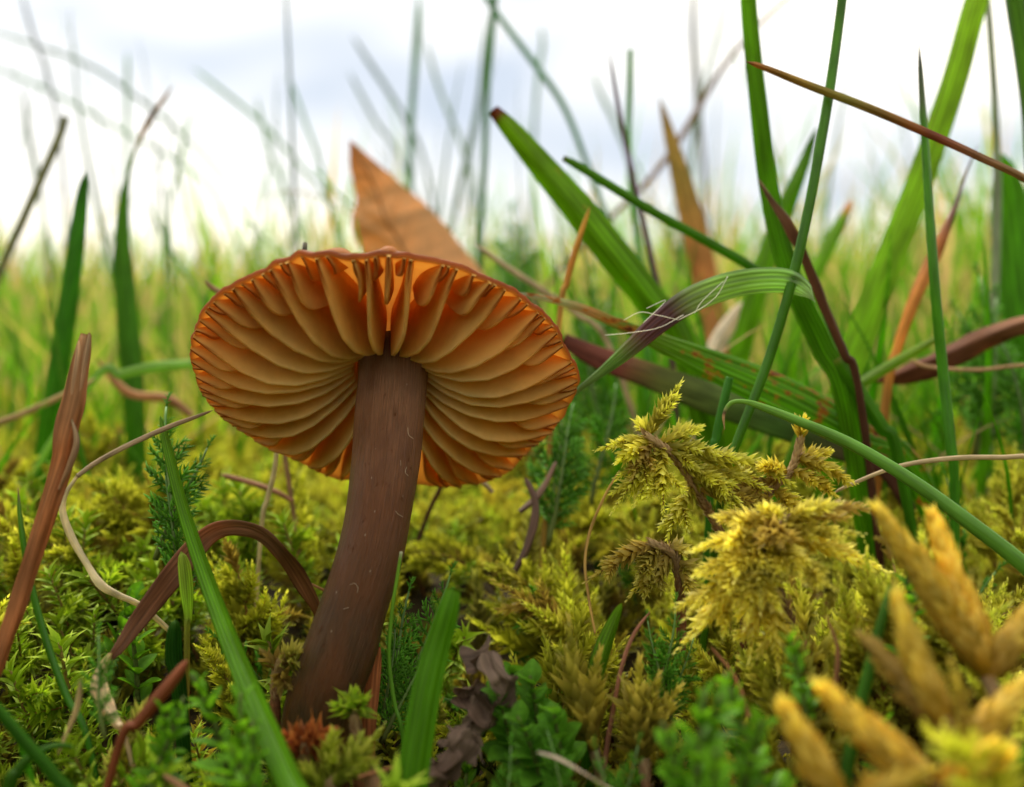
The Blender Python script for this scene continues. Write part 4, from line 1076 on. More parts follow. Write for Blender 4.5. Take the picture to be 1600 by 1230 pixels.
# --- the crumpled dark dead leaf at the foot of the cut-off blade
def crumpled():
    pts = [(728, 1030, 67, 18), (752, 1022, 66.5, 34), (776, 1050, 66, 40), (782, 1092, 66, 38), (758, 1118, 65.5, 36), (728, 1102, 66, 32), (722, 1075, 66.5, 28), (742, 1068, 67, 22)]
    low = [(770, 1085, 67, 26), (748, 1130, 66, 44), (728, 1165, 65, 56), (700, 1195, 64, 60), (672, 1225, 63, 58), (650, 1270, 62, 50)]
    base = P(690, 1250, 62.5)
    root = empty('dead_leaf', base); tag(root, 'crumpled grey-brown curled dead leaf lying on the moss', 'dead leaf')
    r = np.random.default_rng(5)
    for pts_, k in ((pts, 0), (low, 1)):
        c = catmull([np.append(P(x, y, d), w * d / F) for x, y, d, w in pts_], 70)
        p, w = c[:, :3], c[:, 3] * 1.05
        T = tangents(p); S = unit(np.cross(T, unit(p - CAM))); Nn = np.cross(S, T)
        tt = np.linspace(0, 1, 70)
        tw = .25 + .45 * np.sin(tt * 5.3 + k * 2) + .3 * np.sin(tt * 11.7 + 1)
        S = S * np.cos(tw)[:, None] + Nn * np.sin(tw)[:, None]
        w = w * (1 + .28 * np.sin(tt * 23) * np.sin(tt * 37 + 1) + .15 * np.sin(tt * 61))
        mb = MB()
        col = gradient([(0, (.15, .10, .075)), (.3, (.24, .17, .13)), (.6, (.14, .09, .065)), (1, (.20, .13, .10))], tt)
        ribbon(mb, p, w, S, col, thick=.12, keel=-.9 if k == 0 else .9, m=23)
        V = mb.V[0]; nz = np.zeros((len(V), 3))
        for q in range(26):      # crumple: many waves in chance directions
            fr = 1.2 + 5.5 * r.random(); dv = unit(r.normal(0, 1, 3)); am = unit(r.normal(0, 1, 3)) * .42 / fr
            nz += np.sin(V @ dv * fr + r.random() * 6.28)[:, None] * am
        mb.V[0] = V + nz
        mesh_obj('leaf_fold', mb.mesh('leaf_fold', M['dry'], base), root)
crumpled()

# --- long blades far behind, soft against the sky
for (i, (pts, c, lab)) in enumerate([
    ([(-40, 40, 300, 8), (60, 72, 300, 12), (150, 108, 300, 14), (230, 165, 299, 14), (290, 215, 298, 13), (345, 275, 297, 10), (400, 380, 295, 9)], (.05, .13, .09), 'long arched blue-green blade sweeping over the olive-brown stalk'),
    ([(-40, 95, 330, 8), (40, 125, 330, 13), (120, 165, 329, 14), (200, 210, 328, 14), (270, 250, 327, 12), (350, 330, 325, 12)], (.07, .14, .12), 'second long arched blade just below the sweeping one'),
    ([(28, -30, 280, 9), (50, 50, 280, 14), (72, 110, 279, 15), (88, 180, 278, 14), (98, 260, 277, 14), (104, 360, 276, 14), (112, 500, 275, 14)], (.10, .11, .17), 'grey-violet blurred blade crossing both long arched blades'),
    ([(199, 80, 320, 10), (199, 130, 320, 15), (198, 200, 319, 15), (197, 260, 318, 14), (196, 420, 316, 14)], (.08, .16, .15), 'upright pale blurred blade behind the thread-tipped blade'),
    ([(35, 130, 300, 8), (42, 190, 300, 16), (52, 240, 299, 16), (66, 320, 298, 15), (80, 460, 296, 15)], (.10, .14, .12), 'short grey-green blurred blade behind the olive-brown stalk'),
    ([(300, 105, 300, 8), (345, 140, 300, 14), (395, 180, 299, 15), (430, 215, 298, 14), (470, 260, 297, 13), (520, 340, 295, 13)], (.08, .15, .10), 'blurred green blade slanting down towards the autumn leaf'),
    ([(448, 115, 280, 7), (462, 150, 280, 12), (480, 200, 279, 13), (498, 250, 278, 13), (515, 310, 277, 12), (540, 430, 275, 12)], (.06, .16, .09), 'blurred green blade curving down beside the autumn leaf tip'),
    ([(400, 150, 310, 8), (412, 200, 310, 15), (425, 250, 309, 15), (450, 310, 308, 14), (480, 420, 306, 14)], (.08, .16, .11), 'short blurred blade between slanting and curving green blades'),
    ([(550, 55, 330, 9), (575, 95, 330, 16), (605, 140, 329, 17), (635, 190, 328, 16), (665, 260, 327, 15), (690, 420, 325, 15)], (.09, .14, .11), 'broad pale blade slanting behind the joint-swollen stalk'),
    ([(545, 112, 330, 8), (565, 150, 330, 14), (590, 195, 329, 15), (618, 235, 328, 14), (650, 330, 326, 14)], (.10, .14, .12), 'narrower pale blade parallel to the broad slanting one'),
    ([(665, 60, 340, 8), (680, 120, 340, 15), (700, 175, 339, 15), (722, 230, 338, 15), (740, 330, 336, 15)], (.11, .15, .12), 'pale blurred blade between the two upright stalks'),
    ([(845, 40, 340, 8), (848, 70, 340, 15), (842, 110, 339, 16), (835, 200, 338, 14), (830, 400, 336, 14)], (.07, .15, .12), 'faint blurred grass tip behind the jointed stalk'),
    ([(925, 110, 330, 8), (940, 150, 330, 17), (960, 190, 329, 18), (985, 260, 328, 16), (1010, 400, 326, 16)], (.10, .15, .13), 'faint blurred blade behind the purple-brown stalk'),
    ([(1135, -30, 260, 10), (1125, 40, 260, 12), (1105, 110, 259, 12), (1088, 190, 258, 13), (1075, 300, 257, 13), (1060, 460, 255, 13)], (.12, .17, .09), 'blurred blade leaning beside the long brown stalk'),
    ([(1085, -30, 300, 16), (1083, 60, 300, 22), (1090, 160, 299, 22), (1100, 280, 298, 20), (1105, 460, 296, 20)], (.14, .13, .13), 'wide faint grey blade behind the orange withered blade'),
    ([(300, 170, 260, 7), (290, 210, 260, 14), (282, 250, 259, 14), (270, 300, 258, 12), (264, 340, 257, 12), (258, 460, 256, 12)], (.09, .19, .05), 'blurred green blade tip crossing the long arched blade end'),
    ([(262, 290, 215, 6), (266, 320, 215, 10), (265, 350, 214, 11), (268, 430, 213, 11), (272, 560, 212, 11)], (.06, .17, .06), 'thin upright green blade between the thread-tipped blade and cap'),
    ([(228, 310, 200, 5), (240, 335, 200, 11), (256, 370, 199, 12), (285, 420, 198, 12), (330, 500, 197, 12)], (.05, .16, .08), 'short dark blade slanting down towards the cap edge'),
    ([(372, 322, 190, 4), (395, 350, 190, 8), (420, 380, 189, 9), (455, 405, 188, 9), (500, 470, 187, 9)], (.09, .18, .05), 'fine green blade slanting into the back of the cap'),
    ([(408, 310, 185, 3), (430, 302, 185, 4), (460, 300, 185, 5), (500, 308, 184, 5), (540, 330, 183, 6), (600, 370, 182, 6), (680, 480, 181, 6)], (.26, .20, .12), 'fine arched tan grass thread behind the cap top'),
    ([(490, 262, 190, 6), (508, 280, 190, 12), (540, 315, 189, 11), (585, 350, 188, 10), (640, 385, 187, 9), (700, 470, 186, 9)], (.10, .24, .04), 'green blade crossing low over the autumn leaf'),
    ([(556, 340, 128, 3), (560, 365, 128, 5), (566, 390, 128, 6), (572, 430, 127, 6), (580, 520, 126, 6)], (.09, .28, .02), 'thin bright green blade in front of the autumn leaf'),
    ([(1130, 60, 240, 6), (1170, 130, 240, 9), (1205, 230, 239, 10), (1240, 320, 238, 10), (1265, 390, 237, 10), (1280, 500, 236, 10)], (.05, .16, .08), 'blue-green blurred stalk passing behind the broad ribbed blade'),
    ]):
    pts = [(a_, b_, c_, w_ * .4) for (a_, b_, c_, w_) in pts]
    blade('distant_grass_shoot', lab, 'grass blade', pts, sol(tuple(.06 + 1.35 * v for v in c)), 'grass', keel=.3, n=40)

# ragged splinters at the broken top of the dead stalk
stalk = next(o for o in COL.objects if o.get('label', '').startswith('thick splintered'))
for pts in [[(140, 520, 70.8, 3), (136, 545, 70.8, 8), (128, 590, 70.6, 9), (118, 640, 70.2, 6)], [(124, 530, 70.7, 3), (122, 555, 70.6, 8), (116, 600, 70.4, 9), (108, 660, 70, 5)], [(112, 655, 69.7, 3), (120, 690, 69.5, 9), (110, 725, 69.4, 10), (92, 765, 69.2, 4)]]:
    c = catmull([np.append(P(x, y, d), w * d / F) for x, y, d, w in pts], 18)
    b = MB(); T_ = tangents(c[:, :3]); ribbon(b, c[:, :3], c[:, 3], unit(np.cross(T_, unit(c[:, :3] - CAM))), gradient([(0, (.50, .36, .22)), (1, (.34, .17, .08))], np.linspace(0, 1, 18)), thick=.15, keel=.5, m=5)
    o = b.obj('splinter', M['dry'], None, np.array(stalk.location) / MM); o.parent = stalk; o.location = (0, 0, 0)

# --- bits of litter caught in the moss
for (pts, c, lab) in [
    ([(820, 745, 96, 8), (838, 790, 95, 12), (826, 850, 94, 12), (800, 900, 93, 9)], (.16, .10, .08), 'dark rotting stalk leaning in the moss beyond the crumpled leaf'),
    ([(870, 720, 99, 6), (845, 770, 98, 10), (812, 800, 97, 8)], (.20, .13, .10), 'grey-brown twig crossing the dark rotting stalk'),
    ([(640, 1185, 60, 4), (612, 1200, 60, 8), (560, 1215, 60, 7)], (.30, .14, .06), 'small brown dead grass fragment in front of the mushroom foot'),
    ([(90, 1180, 62, 4), (118, 1110, 62.5, 9), (128, 1060, 63, 7)], (.42, .33, .16), 'tan dead grass fragment by the bowed blade'),
    ([(255, 1210, 56, 5), (290, 1235, 56, 14), (330, 1275, 56, 12)], (.34, .19, .10), 'brown leaf scrap in front of the leafy moss'),
    ([(470, 905, 84, 3), (520, 930, 84, 6), (560, 960, 84, 5)], (.34, .17, .07), 'thin red-brown twig behind the mushroom stem'),
    ([(1110, 1010, 63, 4), (1150, 1060, 62, 7), (1170, 1120, 61, 8)], (.28, .12, .05), 'bare red-brown stem below the bushy pale frond'),
    ([(1290, 960, 62, 4), (1310, 1020, 61, 8), (1300, 1100, 60, 9)], (.26, .12, .05), 'bare brown stem between bushy frond and plume moss'),
    ([(730, 700, 100, 4), (745, 740, 99, 8), (770, 770, 98, 7)], (.36, .28, .16), 'short tan fragment below the cap edge'),
    ([(150, 560, 130, 5), (200, 612, 129, 14), (262, 622, 128, 14), (300, 650, 127, 10)], (.40, .20, .08), 'orange-brown dead blade in the blurred grass by the pale level blade'),
    ([(965, 1240, 56, 4), (880, 1190, 57, 5), (840, 1175, 57.5, 4)], (.50, .42, .34), 'fine pale stalk lying across the foreground moss'),
    ]:
    blade('litter_fragment', lab, 'litter', pts, [(0, c), (.5, tuple(v * 1.15 for v in c)), (1, tuple(v * .8 for v in c))], 'dry', keel=.6, root=False, n=30, twist=[.2, .6, -.2], wav=.06)

# ------------------------------------------------------------------ moss fronds that can be told apart
def custom_frond(name, label, cat, stem_pts, ends, cols, hi=True, fat=1.0, plume=False, stem_r=(.42, .16), stem_col=((.17, .06, .025), (.40, .26, .13)), seed=1, dens=10, inc=.5, sub=0):
    """stem_pts: photo x, y, distance, foot first; ends: (share of stem, photo x, y, distance of the branch tip)"""
    r = np.random.default_rng(seed)
    sp = catmull([P(*q) for q in stem_pts], 30)
    foot = sp[0].copy(); z = float(soil_z(foot[0], foot[1]))
    if foot[2] > z: sp = np.vstack([np.array([foot[0], foot[1], z - .5]), foot * .5 + np.array([foot[0], foot[1], z]) * .5, sp])
    base = sp[0]
    root = empty(name, base); tag(root, label, cat)
    n = len(sp); t = np.linspace(0, 1, n)
    mb = MB(); tube(mb, sp, np.linspace(*stem_r, n), gradient([(0, stem_col[0]), (1, stem_col[1])], t), m=8)
    L = np.linalg.norm(np.diff(sp, axis=0), axis=1).sum()
    leaves_on(mb, sp, int(L * 9), .85, .36, .28, r, stem_col[0], stem_col[1], (.55, .42, .24), .05, True, prof=lambda t: 1 + 0 * t, r_axis=.2)
    mesh_obj('stem', mb.mesh('stem', M['moss_stem'], base), root)
    T = tangents(sp)
    for e in ends:
        ts, x, y, d = e[:4]
        i = min(int(ts * (n - 1)), n - 1)
        a = sp[i]; b = P(x, y, d); v = b - a; ln = np.linalg.norm(v)
        if plume:
            m_ = plume_mb(ln, r, cols, hi=True, r=(e[4] if len(e) > 4 else 1.0), bend=r.normal(0, .25))
        else:
            m_ = branch_mb(ln * 1.02, r, cols, hi, fat=fat * r.normal(1, .08), inc=inc, dens=dens, bend=.35, sub=sub)
        o = mesh_obj('branch', m_.mesh('branch', M['moss']), root)
        tip = m_  # orient so that the arc's chord runs from stem to tip
        R = rot_to(v, (0, 0, -1) if abs(v[2]) < .9 * ln else (1, 0, 0))
        o.matrix_local = Matrix([[*R[k], (a - base)[k] * MM] for k in range(3)] + [[0, 0, 0, 1]])
    return root
FM = 'moss frond'
YGF = ((.30, .25, .02), (.54, .57, .05), (.80, .79, .20))
custom_frond('feather_moss_frond', 'tall sharp yellow-green moss frond with pinkish-brown stem and upright tip sprig', FM,
    [(1165, 900, 83), (1128, 835, 82), (1090, 770, 81), (1055, 715, 80), (1012, 682, 79)],
    [(1, 1052, 600, 79), (.97, 938, 690, 79), (.95, 985, 735, 77), (.9, 955, 770, 76), (.88, 1030, 790, 75.5), (.93, 1090, 655, 81), (.9, 1118, 690, 80), (.84, 1115, 735, 79), (.78, 1220, 702, 82), (.74, 1165, 760, 78),
     (.68, 1250, 735, 83), (.62, 1190, 790, 79), (.85, 1000, 780, 77), (.6, 1040, 830, 78), (.55, 1225, 770, 80), (.97, 1000, 655, 80), (.99, 965, 715, 78)], YGF, fat=.85, sub=3, seed=21)
custom_frond('feather_moss_frond', 'ochre-tipped moss frond reaching out towards the tan straw', FM,
    [(1190, 900, 84), (1180, 830, 83), (1200, 775, 82), (1235, 735, 81.5), (1250, 690, 81)],
    [(1, 1250, 655, 81), (.9, 1332, 735, 80), (.85, 1290, 700, 82), (.8, 1310, 765, 79), (.75, 1190, 720, 80), (.7, 1150, 760, 80), (.6, 1265, 800, 79), (.55, 1140, 800, 80)], ((.34, .24, .02), (.56, .52, .05), (.78, .72, .18)), fat=.85, sub=3, seed=22)
custom_frond('feather_moss_frond', 'bushy pale yellow moss frond with a drooping head over the leafy moss', FM,
    [(1245, 1120, 70), (1240, 1000, 69), (1215, 920, 68), (1195, 860, 67.5), (1225, 815, 67)],
    [(1, 1340, 780, 68), (.95, 1290, 770, 66), (.9, 1370, 850, 68), (.98, 1130, 800, 67), (.95, 1090, 845, 66), (.9, 1100, 890, 65), (.85, 1075, 935, 64.5), (.8, 1085, 965, 65), (.78, 1160, 960, 63.5), (.86, 1180, 920, 63), (.9, 1250, 880, 63),
     (.85, 1300, 900, 64), (.7, 1060, 985, 67), (.6, 1160, 1010, 66), (.6, 1210, 1040, 65), (.93, 1330, 815, 65), (.96, 1200, 790, 66), (.88, 1150, 880, 64), (.92, 1215, 830, 63.5)], ((.38, .30, .025), (.60, .58, .075), (.84, .80, .26)), fat=.95, sub=3, seed=23)
custom_frond('feather_moss_frond', 'brown-stemmed moss frond with one long pointed branch below the tall frond', FM,
    [(1065, 960, 80), (1060, 900, 79), (1050, 868, 78.5), (1020, 850, 78)],
    [(1, 922, 885, 76), (.95, 975, 862, 78), (.9, 990, 890, 76), (.85, 1075, 850, 80), (.7, 1010, 920, 77), (.6, 1090, 890, 78), (.5, 1100, 940, 78), (.75, 985, 925, 77)], ((.28, .20, .04), (.46, .44, .06), (.66, .60, .18)), fat=.85, sub=2, seed=24)
PL = ((.40, .24, .015), (.58, .48, .055), (.80, .73, .22))
custom_frond('plume_moss', 'ochre plume moss with two thick pointed branches standing up like ears', FM,
    [(1570, 1130, 53), (1555, 1090, 53.5), (1540, 1050, 54)],
    [(1, 1382, 802, 56, 1.15), (.95, 1462, 812, 57, 1.1), (.9, 1600, 960, 55, .9), (1, 1430, 860, 57, .9)], PL, plume=True, seed=25)
custom_frond('plume_moss', 'bent ochre plume moss branch with a bright pale tip', FM,
    [(1520, 1235, 48), (1500, 1190, 48.5), (1480, 1140, 49)],
    [(1, 1395, 955, 52, .95), (.9, 1372, 1010, 53, .8), (.7, 1600, 1080, 50, .9)], PL, plume=True, seed=26)
custom_frond('plume_moss', 'long golden plume moss branch lying forward over the others', FM,
    [(1560, 1300, 46), (1500, 1260, 46), (1460, 1225, 46)],
    [(1, 1282, 1100, 48, 1.05), (.9, 1560, 1180, 45, 1.0)], PL, plume=True, seed=27)
custom_frond('plume_moss', 'stubby golden plume moss tip beside the long lying branch', FM,
    [(1370, 1330, 46), (1340, 1290, 46), (1320, 1260, 46)], [(1, 1222, 1122, 48, 1.0), (.8, 1420, 1200, 46, .8)], PL, plume=True, seed=28)
# spiky ochre shoots between
custom_frond('spiky_moss_shoot', 'spiky ochre-green moss shoot leaning beside the pointed leaf sheath', 'moss shoot',
    [(945, 1240, 67), (938, 1210, 67.5), (930, 1180, 68)], [(1, 868, 1000, 68), (1, 905, 1040, 67.5)], ((.24, .20, .02), (.32, .33, .03), (.60, .52, .14)), fat=1.6, inc=.42, dens=9, seed=31)
custom_frond('spiky_moss_shoot', 'bushy brownish-green spiky moss shoot by the red-brown stalk', 'moss shoot',
    [(1010, 1240, 66), (1008, 1210, 66.5), (1006, 1185, 67)], [(1, 985, 1050, 67), (.9, 1032, 1075, 67), (.9, 968, 1095, 66.5), (.9, 1010, 1065, 66.5)], ((.22, .18, .02), (.32, .31, .03), (.56, .48, .14)), fat=1.45, inc=.55, dens=9, seed=32)
custom_frond('spiky_moss_shoot', 'upright moss shoot with pale pointed leaves in front of the mushroom foot', 'moss shoot',
    [(515, 1290, 62), (515, 1250, 62), (516, 1225, 62)], [(1, 513, 1150, 62), (.8, 560, 1160, 63), (.7, 470, 1185, 62), (.8, 585, 1140, 64)], ((.17, .22, .01), (.32, .40, .02), (.64, .64, .16)), fat=1.0, inc=.5, dens=12, sub=2, seed=33)
custom_frond('star_moss_shoot', 'small bright green star-topped moss shoot at the mushroom foot', 'moss shoot',
    [(560, 1180, 66), (556, 1140, 66), (551, 1115, 66)], [(1, 547, 1082, 66), (.95, 530, 1095, 65.5), (.95, 565, 1090, 65.5)], ((.10, .18, .008), (.24, .40, .015), (.48, .58, .07)), fat=.95, inc=.9, dens=12, seed=34)
custom_frond('withered_moss', 'rust-red withered moss sprig against the mushroom foot', 'moss shoot',
    [(480, 1210, 64), (478, 1185, 64), (476, 1170, 64)], [(1, 452, 1148, 63.5), (1, 505, 1140, 64), (.9, 440, 1170, 63.5), (.9, 500, 1165, 63), (1, 475, 1140, 64)], ((.22, .06, .02), (.34, .10, .03), (.48, .2, .07)), fat=1.0, inc=.7, seed=35)
custom_frond('feather_moss_frond', 'arching light green moss frond at the left flank of the mushroom foot', FM,
    [(430, 1100, 72), (432, 1060, 72), (440, 1035, 71.5)], [(1, 462, 1015, 71), (.95, 475, 1030, 70.5), (.8, 415, 1020, 72), (.7, 450, 1070, 70)], ((.2, .2, .03), (.34, .36, .06), (.58, .54, .16)), fat=.9, inc=.8, seed=36)

# ------------------------------------------------------------------ scattered moss, herbs and grass
rg = np.random.default_rng(17)
def proj(q):
    v = np.asarray(q) - CAM
    d = v @ FWD
    return 800 + (v @ RGT) / d * F, 615 - (v @ UPV) / d * F, d
def skyline(px, d):
    """upper limit (photo y) of what grows at this distance, so that what stands behind stays in view"""
    near = np.interp(px, [0, 200, 400, 430, 700, 730, 860, 900, 1000, 1100, 1300, 1600], [930, 880, 900, 1110, 1110, 1040, 960, 900, 880, 900, 860, 820])
    mid = np.interp(px, [0, 300, 420, 700, 900, 960, 1300, 1600], [730, 740, 780, 800, 740, 700, 700, 680])
    k = float(sstep(74, 84, d))
    return near * (1 - k) + mid * k if d < 110 else np.interp(d, [110, 170], [mid - 20, 640])
STEMXY = STEM_PATH[:, :2]
TAKEN = []
def try_spot(x, y, H, tilt_xy, minsep, lift=0.0):
    """foot on the soil, head below the skyline; returns a height factor or 0"""
    if np.min(np.hypot(STEM_PATH[30:, 0] - x, STEM_PATH[30:, 1] - y)) < 4.2: return 0
    for (a, b, s) in TAKEN:
        if (a - x) ** 2 + (b - y) ** 2 < (minsep * s) ** 2: return 0
    z0 = float(soil_z(x, y))
    top = np.array([x + tilt_xy[0] * H * .5, y + tilt_xy[1] * H * .5, z0 + H])
    px, py, d = proj(top)
    if d < 38 or px < -120 or px > 1720: return 0
    lim = skyline(px, d)
    if py < lim:
        allowed = 31 - (lim - 499) / F * d - z0
        if allowed < H * .55: return 0
        return allowed / H
    if py > 1400: return 0
    return 1.0
def scatter(proto_plans, protos, count, region, Hs, minsep, tries=40, tiltmax=.5, weight=None, face=None):
    done = 0
    for _ in range(count * tries):
        if done >= count: break
        d = region[2] + (region[3] - region[2]) * rg.random() ** 1.3
        px = rg.uniform(region[0], region[1])
        x = (px - 800) / F * d; y = d
        if weight is not None and rg.random() > weight(x, y): continue
        k = rg.integers(len(protos))
        tx, ty = rg.normal(0, tiltmax, 2)
        f = try_spot(x, y, Hs[k], (tx, ty), minsep)
        if f <= 0: continue
        s = min(1.0, f) * rg.uniform(.62, 1.18)
        TAKEN.append((x, y, 1.0))
        src = protos[k]
        if src.get('used'):
            o = copy_tree(src['o'])
        else:
            o = src['o']; src['used'] = True
        R = rot_to((tx * .7, ty * .7 - .15, 1.0), spin=rg.random() * 6.28 if face is None else face + rg.normal(0, .9))
        place(o, (x, y, float(soil_z(x, y)) - .3), R, s)
        done += 1
    return done
def protos_of(name, plans, label, cat, group):
    return [{'o': thing_from_plan(name, pl, label, cat, group)} for pl in plans]
cnt = {}
KT = {'feathery moss fronds': 'yellow-green feathery moss frond', 'ochre moss fronds': 'ochre-yellow feathery moss frond', 'starry moss shoots': 'fresh green moss shoot with recurved leaves', 'leafy green moss shoots': 'deep green leafy moss shoot with pointed leaves',
      'round-leaved rosettes': 'rosette of rounded green leaves', 'feathery herb leaves': 'feathery finely divided green herb leaf', 'spiky upright moss shoots': 'stiff upright brownish-green spiky moss shoot'}
H_f = [13, 12, 14, 11, 13, 12]
fe = [feather_plan(rg, H_f[k], 5 + k % 3, YG, BR_YG, bend=rg.uniform(.5, 1.1)) for k in range(6)]
H_o = [13, 14, 12]
oc = [feather_plan(rg, H_o[k], 5 + k % 2, OC, BR_OC, bend=rg.uniform(.4, .9)) for k in range(3)]
H_s = [10, 11, 9.5, 12, 10]
sta = [star_plan(rg, H_s[k], SG, BR_SG) for k in range(5)]
H_l = [9, 10, 8, 9.5]
lea = [leafy_plan(rg, H_l[k], LF_GR) for k in range(4)]
H_r = [7, 8]
rou = [leafy_plan(rg, H_r[k], LF_RD) for k in range(2)]
H_y = [15, 17, 13]
yar = [yarrow_plan(rg, H_y[k]) for k in range(3)]
H_p = [10, 11]
spr = [spruce_plan(rg, H_p[k]) for k in range(2)]
P_f = protos_of('feather_moss_frond', fe, 'yellow-green feathery moss frond of the thick carpet around the mushroom', 'moss frond', 'feathery moss fronds')
P_o = protos_of('feather_moss_frond', oc, 'ochre-yellow feathery moss frond on the mossy bank under the rush leaf', 'moss frond', 'ochre moss fronds')
P_s = protos_of('star_moss_shoot', sta, 'fresh green moss shoot with recurved starry leaves beneath the arched withered blade', 'moss shoot', 'starry moss shoots')
P_l = protos_of('leafy_moss_shoot', lea, 'deep green leafy moss shoot with overlapping pointed leaves low in the carpet', 'moss shoot', 'leafy green moss shoots')
P_r = protos_of('leafy_moss_shoot', rou, 'rosette of rounded glossy green leaves by the crumpled dead leaf', 'moss shoot', 'round-leaved rosettes')
P_y = protos_of('yarrow_leaf', yar, 'feathery finely divided green herb leaf growing through the moss', 'herb leaf', 'feathery herb leaves')
P_p = protos_of('spiky_moss_shoot', spr, 'stiff upright spiky brownish-green moss shoot in the carpet', 'moss shoot', 'spiky upright moss shoots')

LM = [('beside the splintered dead stalk', P(70, 950, 72)), ('under the arched withered blade', P(330, 960, 76)), ('at the foot of the mushroom', P(500, 1130, 70)), ('in the shade under the cap', P(600, 830, 95)),
      ('behind the mushroom stem', P(720, 860, 100)), ('by the crumpled dead leaf', P(760, 1100, 66)), ('by the pointed leaf sheath', P(950, 1060, 68)), ('below the tall sharp frond', P(1060, 900, 82)),
      ('around the bushy pale frond', P(1220, 980, 68)), ('beside the ochre plume moss', P(1430, 1080, 54)), ('under the rush leaf', P(1450, 880, 80)), ('at the foot of the rust-blotched blade', P(1380, 740, 105)),
      ('beneath the tan straw', P(1520, 760, 90)), ('behind the tall sharp frond', P(1080, 720, 115)), ('beyond the rolled dead leaf', P(1500, 640, 140)), ('beside the kinked pale straw', P(190, 850, 84)),
      ('beyond the level tan straw', P(60, 700, 140)), ('in front of the cut-off blade', P(620, 1220, 58)), ('in front of the short red-brown dead blade', P(240, 1180, 58)), ('by the cap edge', P(880, 740, 100)),
      ('behind the cap', P(600, 650, 150)), ('beside the long bright green blade', P(400, 1120, 60)), ('beneath the green feathery leaves', P(260, 760, 100))]
LMX = np.array([q[1][:2] for q in LM])
def relabel(o, kind_txt, grp):
    b = np.array(o.matrix_world.translation if False else o.location) / MM
    k = int(np.argmin(np.hypot(*(LMX - b[:2]).T)))
    o['label'] = kind_txt + ' ' + LM[k][0]
    o['group'] = grp + ' ' + LM[k][0]
def put(src, px, py, d, H, lean=(0, 0), spin=0.0, s=1.0):
    """set one by hand: its head at a photo pixel, its foot straight below"""
    top = P(px, py, d)
    o = copy_tree(src['o']) if src.get('used') else src['o']
    src['used'] = True
    foot = top - np.array([lean[0], lean[1], 1.0]) * H * s * .92
    place(o, foot, rot_to((lean[0], lean[1], 1), spin=spin), s)
    TAKEN.append((foot[0], foot[1], 1.0))
    return o
# herbs: feathery leaves beside the cap, at the foot and beyond
for (px, py, d, k, ln, sp, s) in [(245, 640, 82, 0, (-.15, .1), 1.5, .9), (300, 700, 83, 2, (.35, .0), 1.4, .8), (225, 760, 80, 1, (-.3, -.1), 1.2, .7), (1062, 965, 70, 2, (.25, -.1), 1.7, .6), (1015, 985, 70, 0, (-.25, 0), 1.3, .5), (1095, 1005, 69, 1, (.5, -.2), 1.5, .5),
                                  (640, 940, 78, 0, (.2, .1), 1.5, .8), (690, 900, 80, 1, (.35, .1), 1.3, .8), (610, 1000, 76, 2, (.1, 0), 1.6, .6), (655, 1020, 74, 2, (.4, -.1), 1.4, .6), (930, 430, 150, 1, (.1, .1), 1.5, 1.6), (960, 470, 140, 0, (.3, 0), 1.4, 1.5), (900, 500, 135, 2, (-.2, 0), 1.5, 1.5),
                                  (800, 330, 230, 1, (.0, .1), 1.5, 2.6), (830, 370, 220, 0, (.2, .1), 1.6, 2.4), (770, 390, 225, 2, (-.2, .1), 1.5, 2.4), (1560, 440, 122, 1, (.1, 0), 1.5, 1.4), (1590, 470, 118, 0, (.2, 0), 1.4, 1.4), (1510, 490, 125, 2, (-.3, 0), 1.5, 1.3), (1580, 540, 112, 2, (-.2, 0), 1.5, 1.2),
                                  (900, 640, 98, 0, (.2, 0), 1.4, 1.0), (880, 600, 104, 1, (.1, 0), 1.6, 1.1), (960, 600, 108, 2, (.2, .1), 1.5, 1.1), (130, 1010, 62, 2, (-.2, 0), 1.4, .5), (850, 1160, 60, 2, (-.3, 0), 1.5, .5), (930, 1190, 58, 0, (-.4, 0), 1.3, .5), (800, 1190, 59, 1, (.2, 0), 1.6, .45), (1000, 1180, 58, 1, (.4, 0), 1.4, .5)]:
    put(P_y[k], px, py, d, H_y[k], ln, sp, s)
for (px, py, d, k, s) in [(330, 1060, 60, 0, .85), (300, 1090, 58, 1, .8), (370, 1100, 57, 2, .9), (345, 1140, 54, 3, .8), (265, 1110, 59, 2, .8), (400, 1150, 55, 0, .8), (1110, 1040, 54, 0, .9), (1150, 1090, 52, 1, .95), (1080, 1100, 51, 3, .9), (1180, 1140, 50, 2, .9), (1130, 1160, 48, 0, .9), (1040, 1150, 51, 1, .8), (1240, 1000, 58, 2, .7), (1430, 900, 62, 1, .8)]:
    put(P_l[k], px, py, d, H_l[k], (rg.normal(0, .2), rg.normal(0, .2)), rg.random() * 6, s)
for (px, py, d, k, s) in [(810, 1040, 69, 0, .9), (845, 1060, 67, 1, .9), (790, 1090, 66, 1, .8), (860, 1110, 64, 0, .9), (825, 1120, 63, 1, .8)]:
    put(P_r[k], px, py, d, H_r[k], (rg.normal(0, .2), -.3), rg.random() * 6, s)
right = lambda x, y: float(sstep(-4, 8, x)) * .95 + .02
left = lambda x, y: float(sstep(2, -8, x))
cnt['ochre'] = scatter(oc, P_o, 70, (900, 1650, 56, 150), H_o, 3.4, weight=lambda x, y: float(sstep(6, 16, x)))
cnt['star'] = scatter(sta, P_s, 90, (-60, 800, 52, 110), H_s, 2.5, weight=left)
cnt['leafy'] = scatter(lea, P_l, 40, (-60, 1650, 50, 84), H_l, 2.2)
cnt['spiky'] = scatter(spr, P_p, 30, (-60, 1650, 56, 110), H_p, 2.4)
cnt['herb'] = scatter(yar, P_y, 20, (-60, 1650, 86, 150), H_y, 3.0)
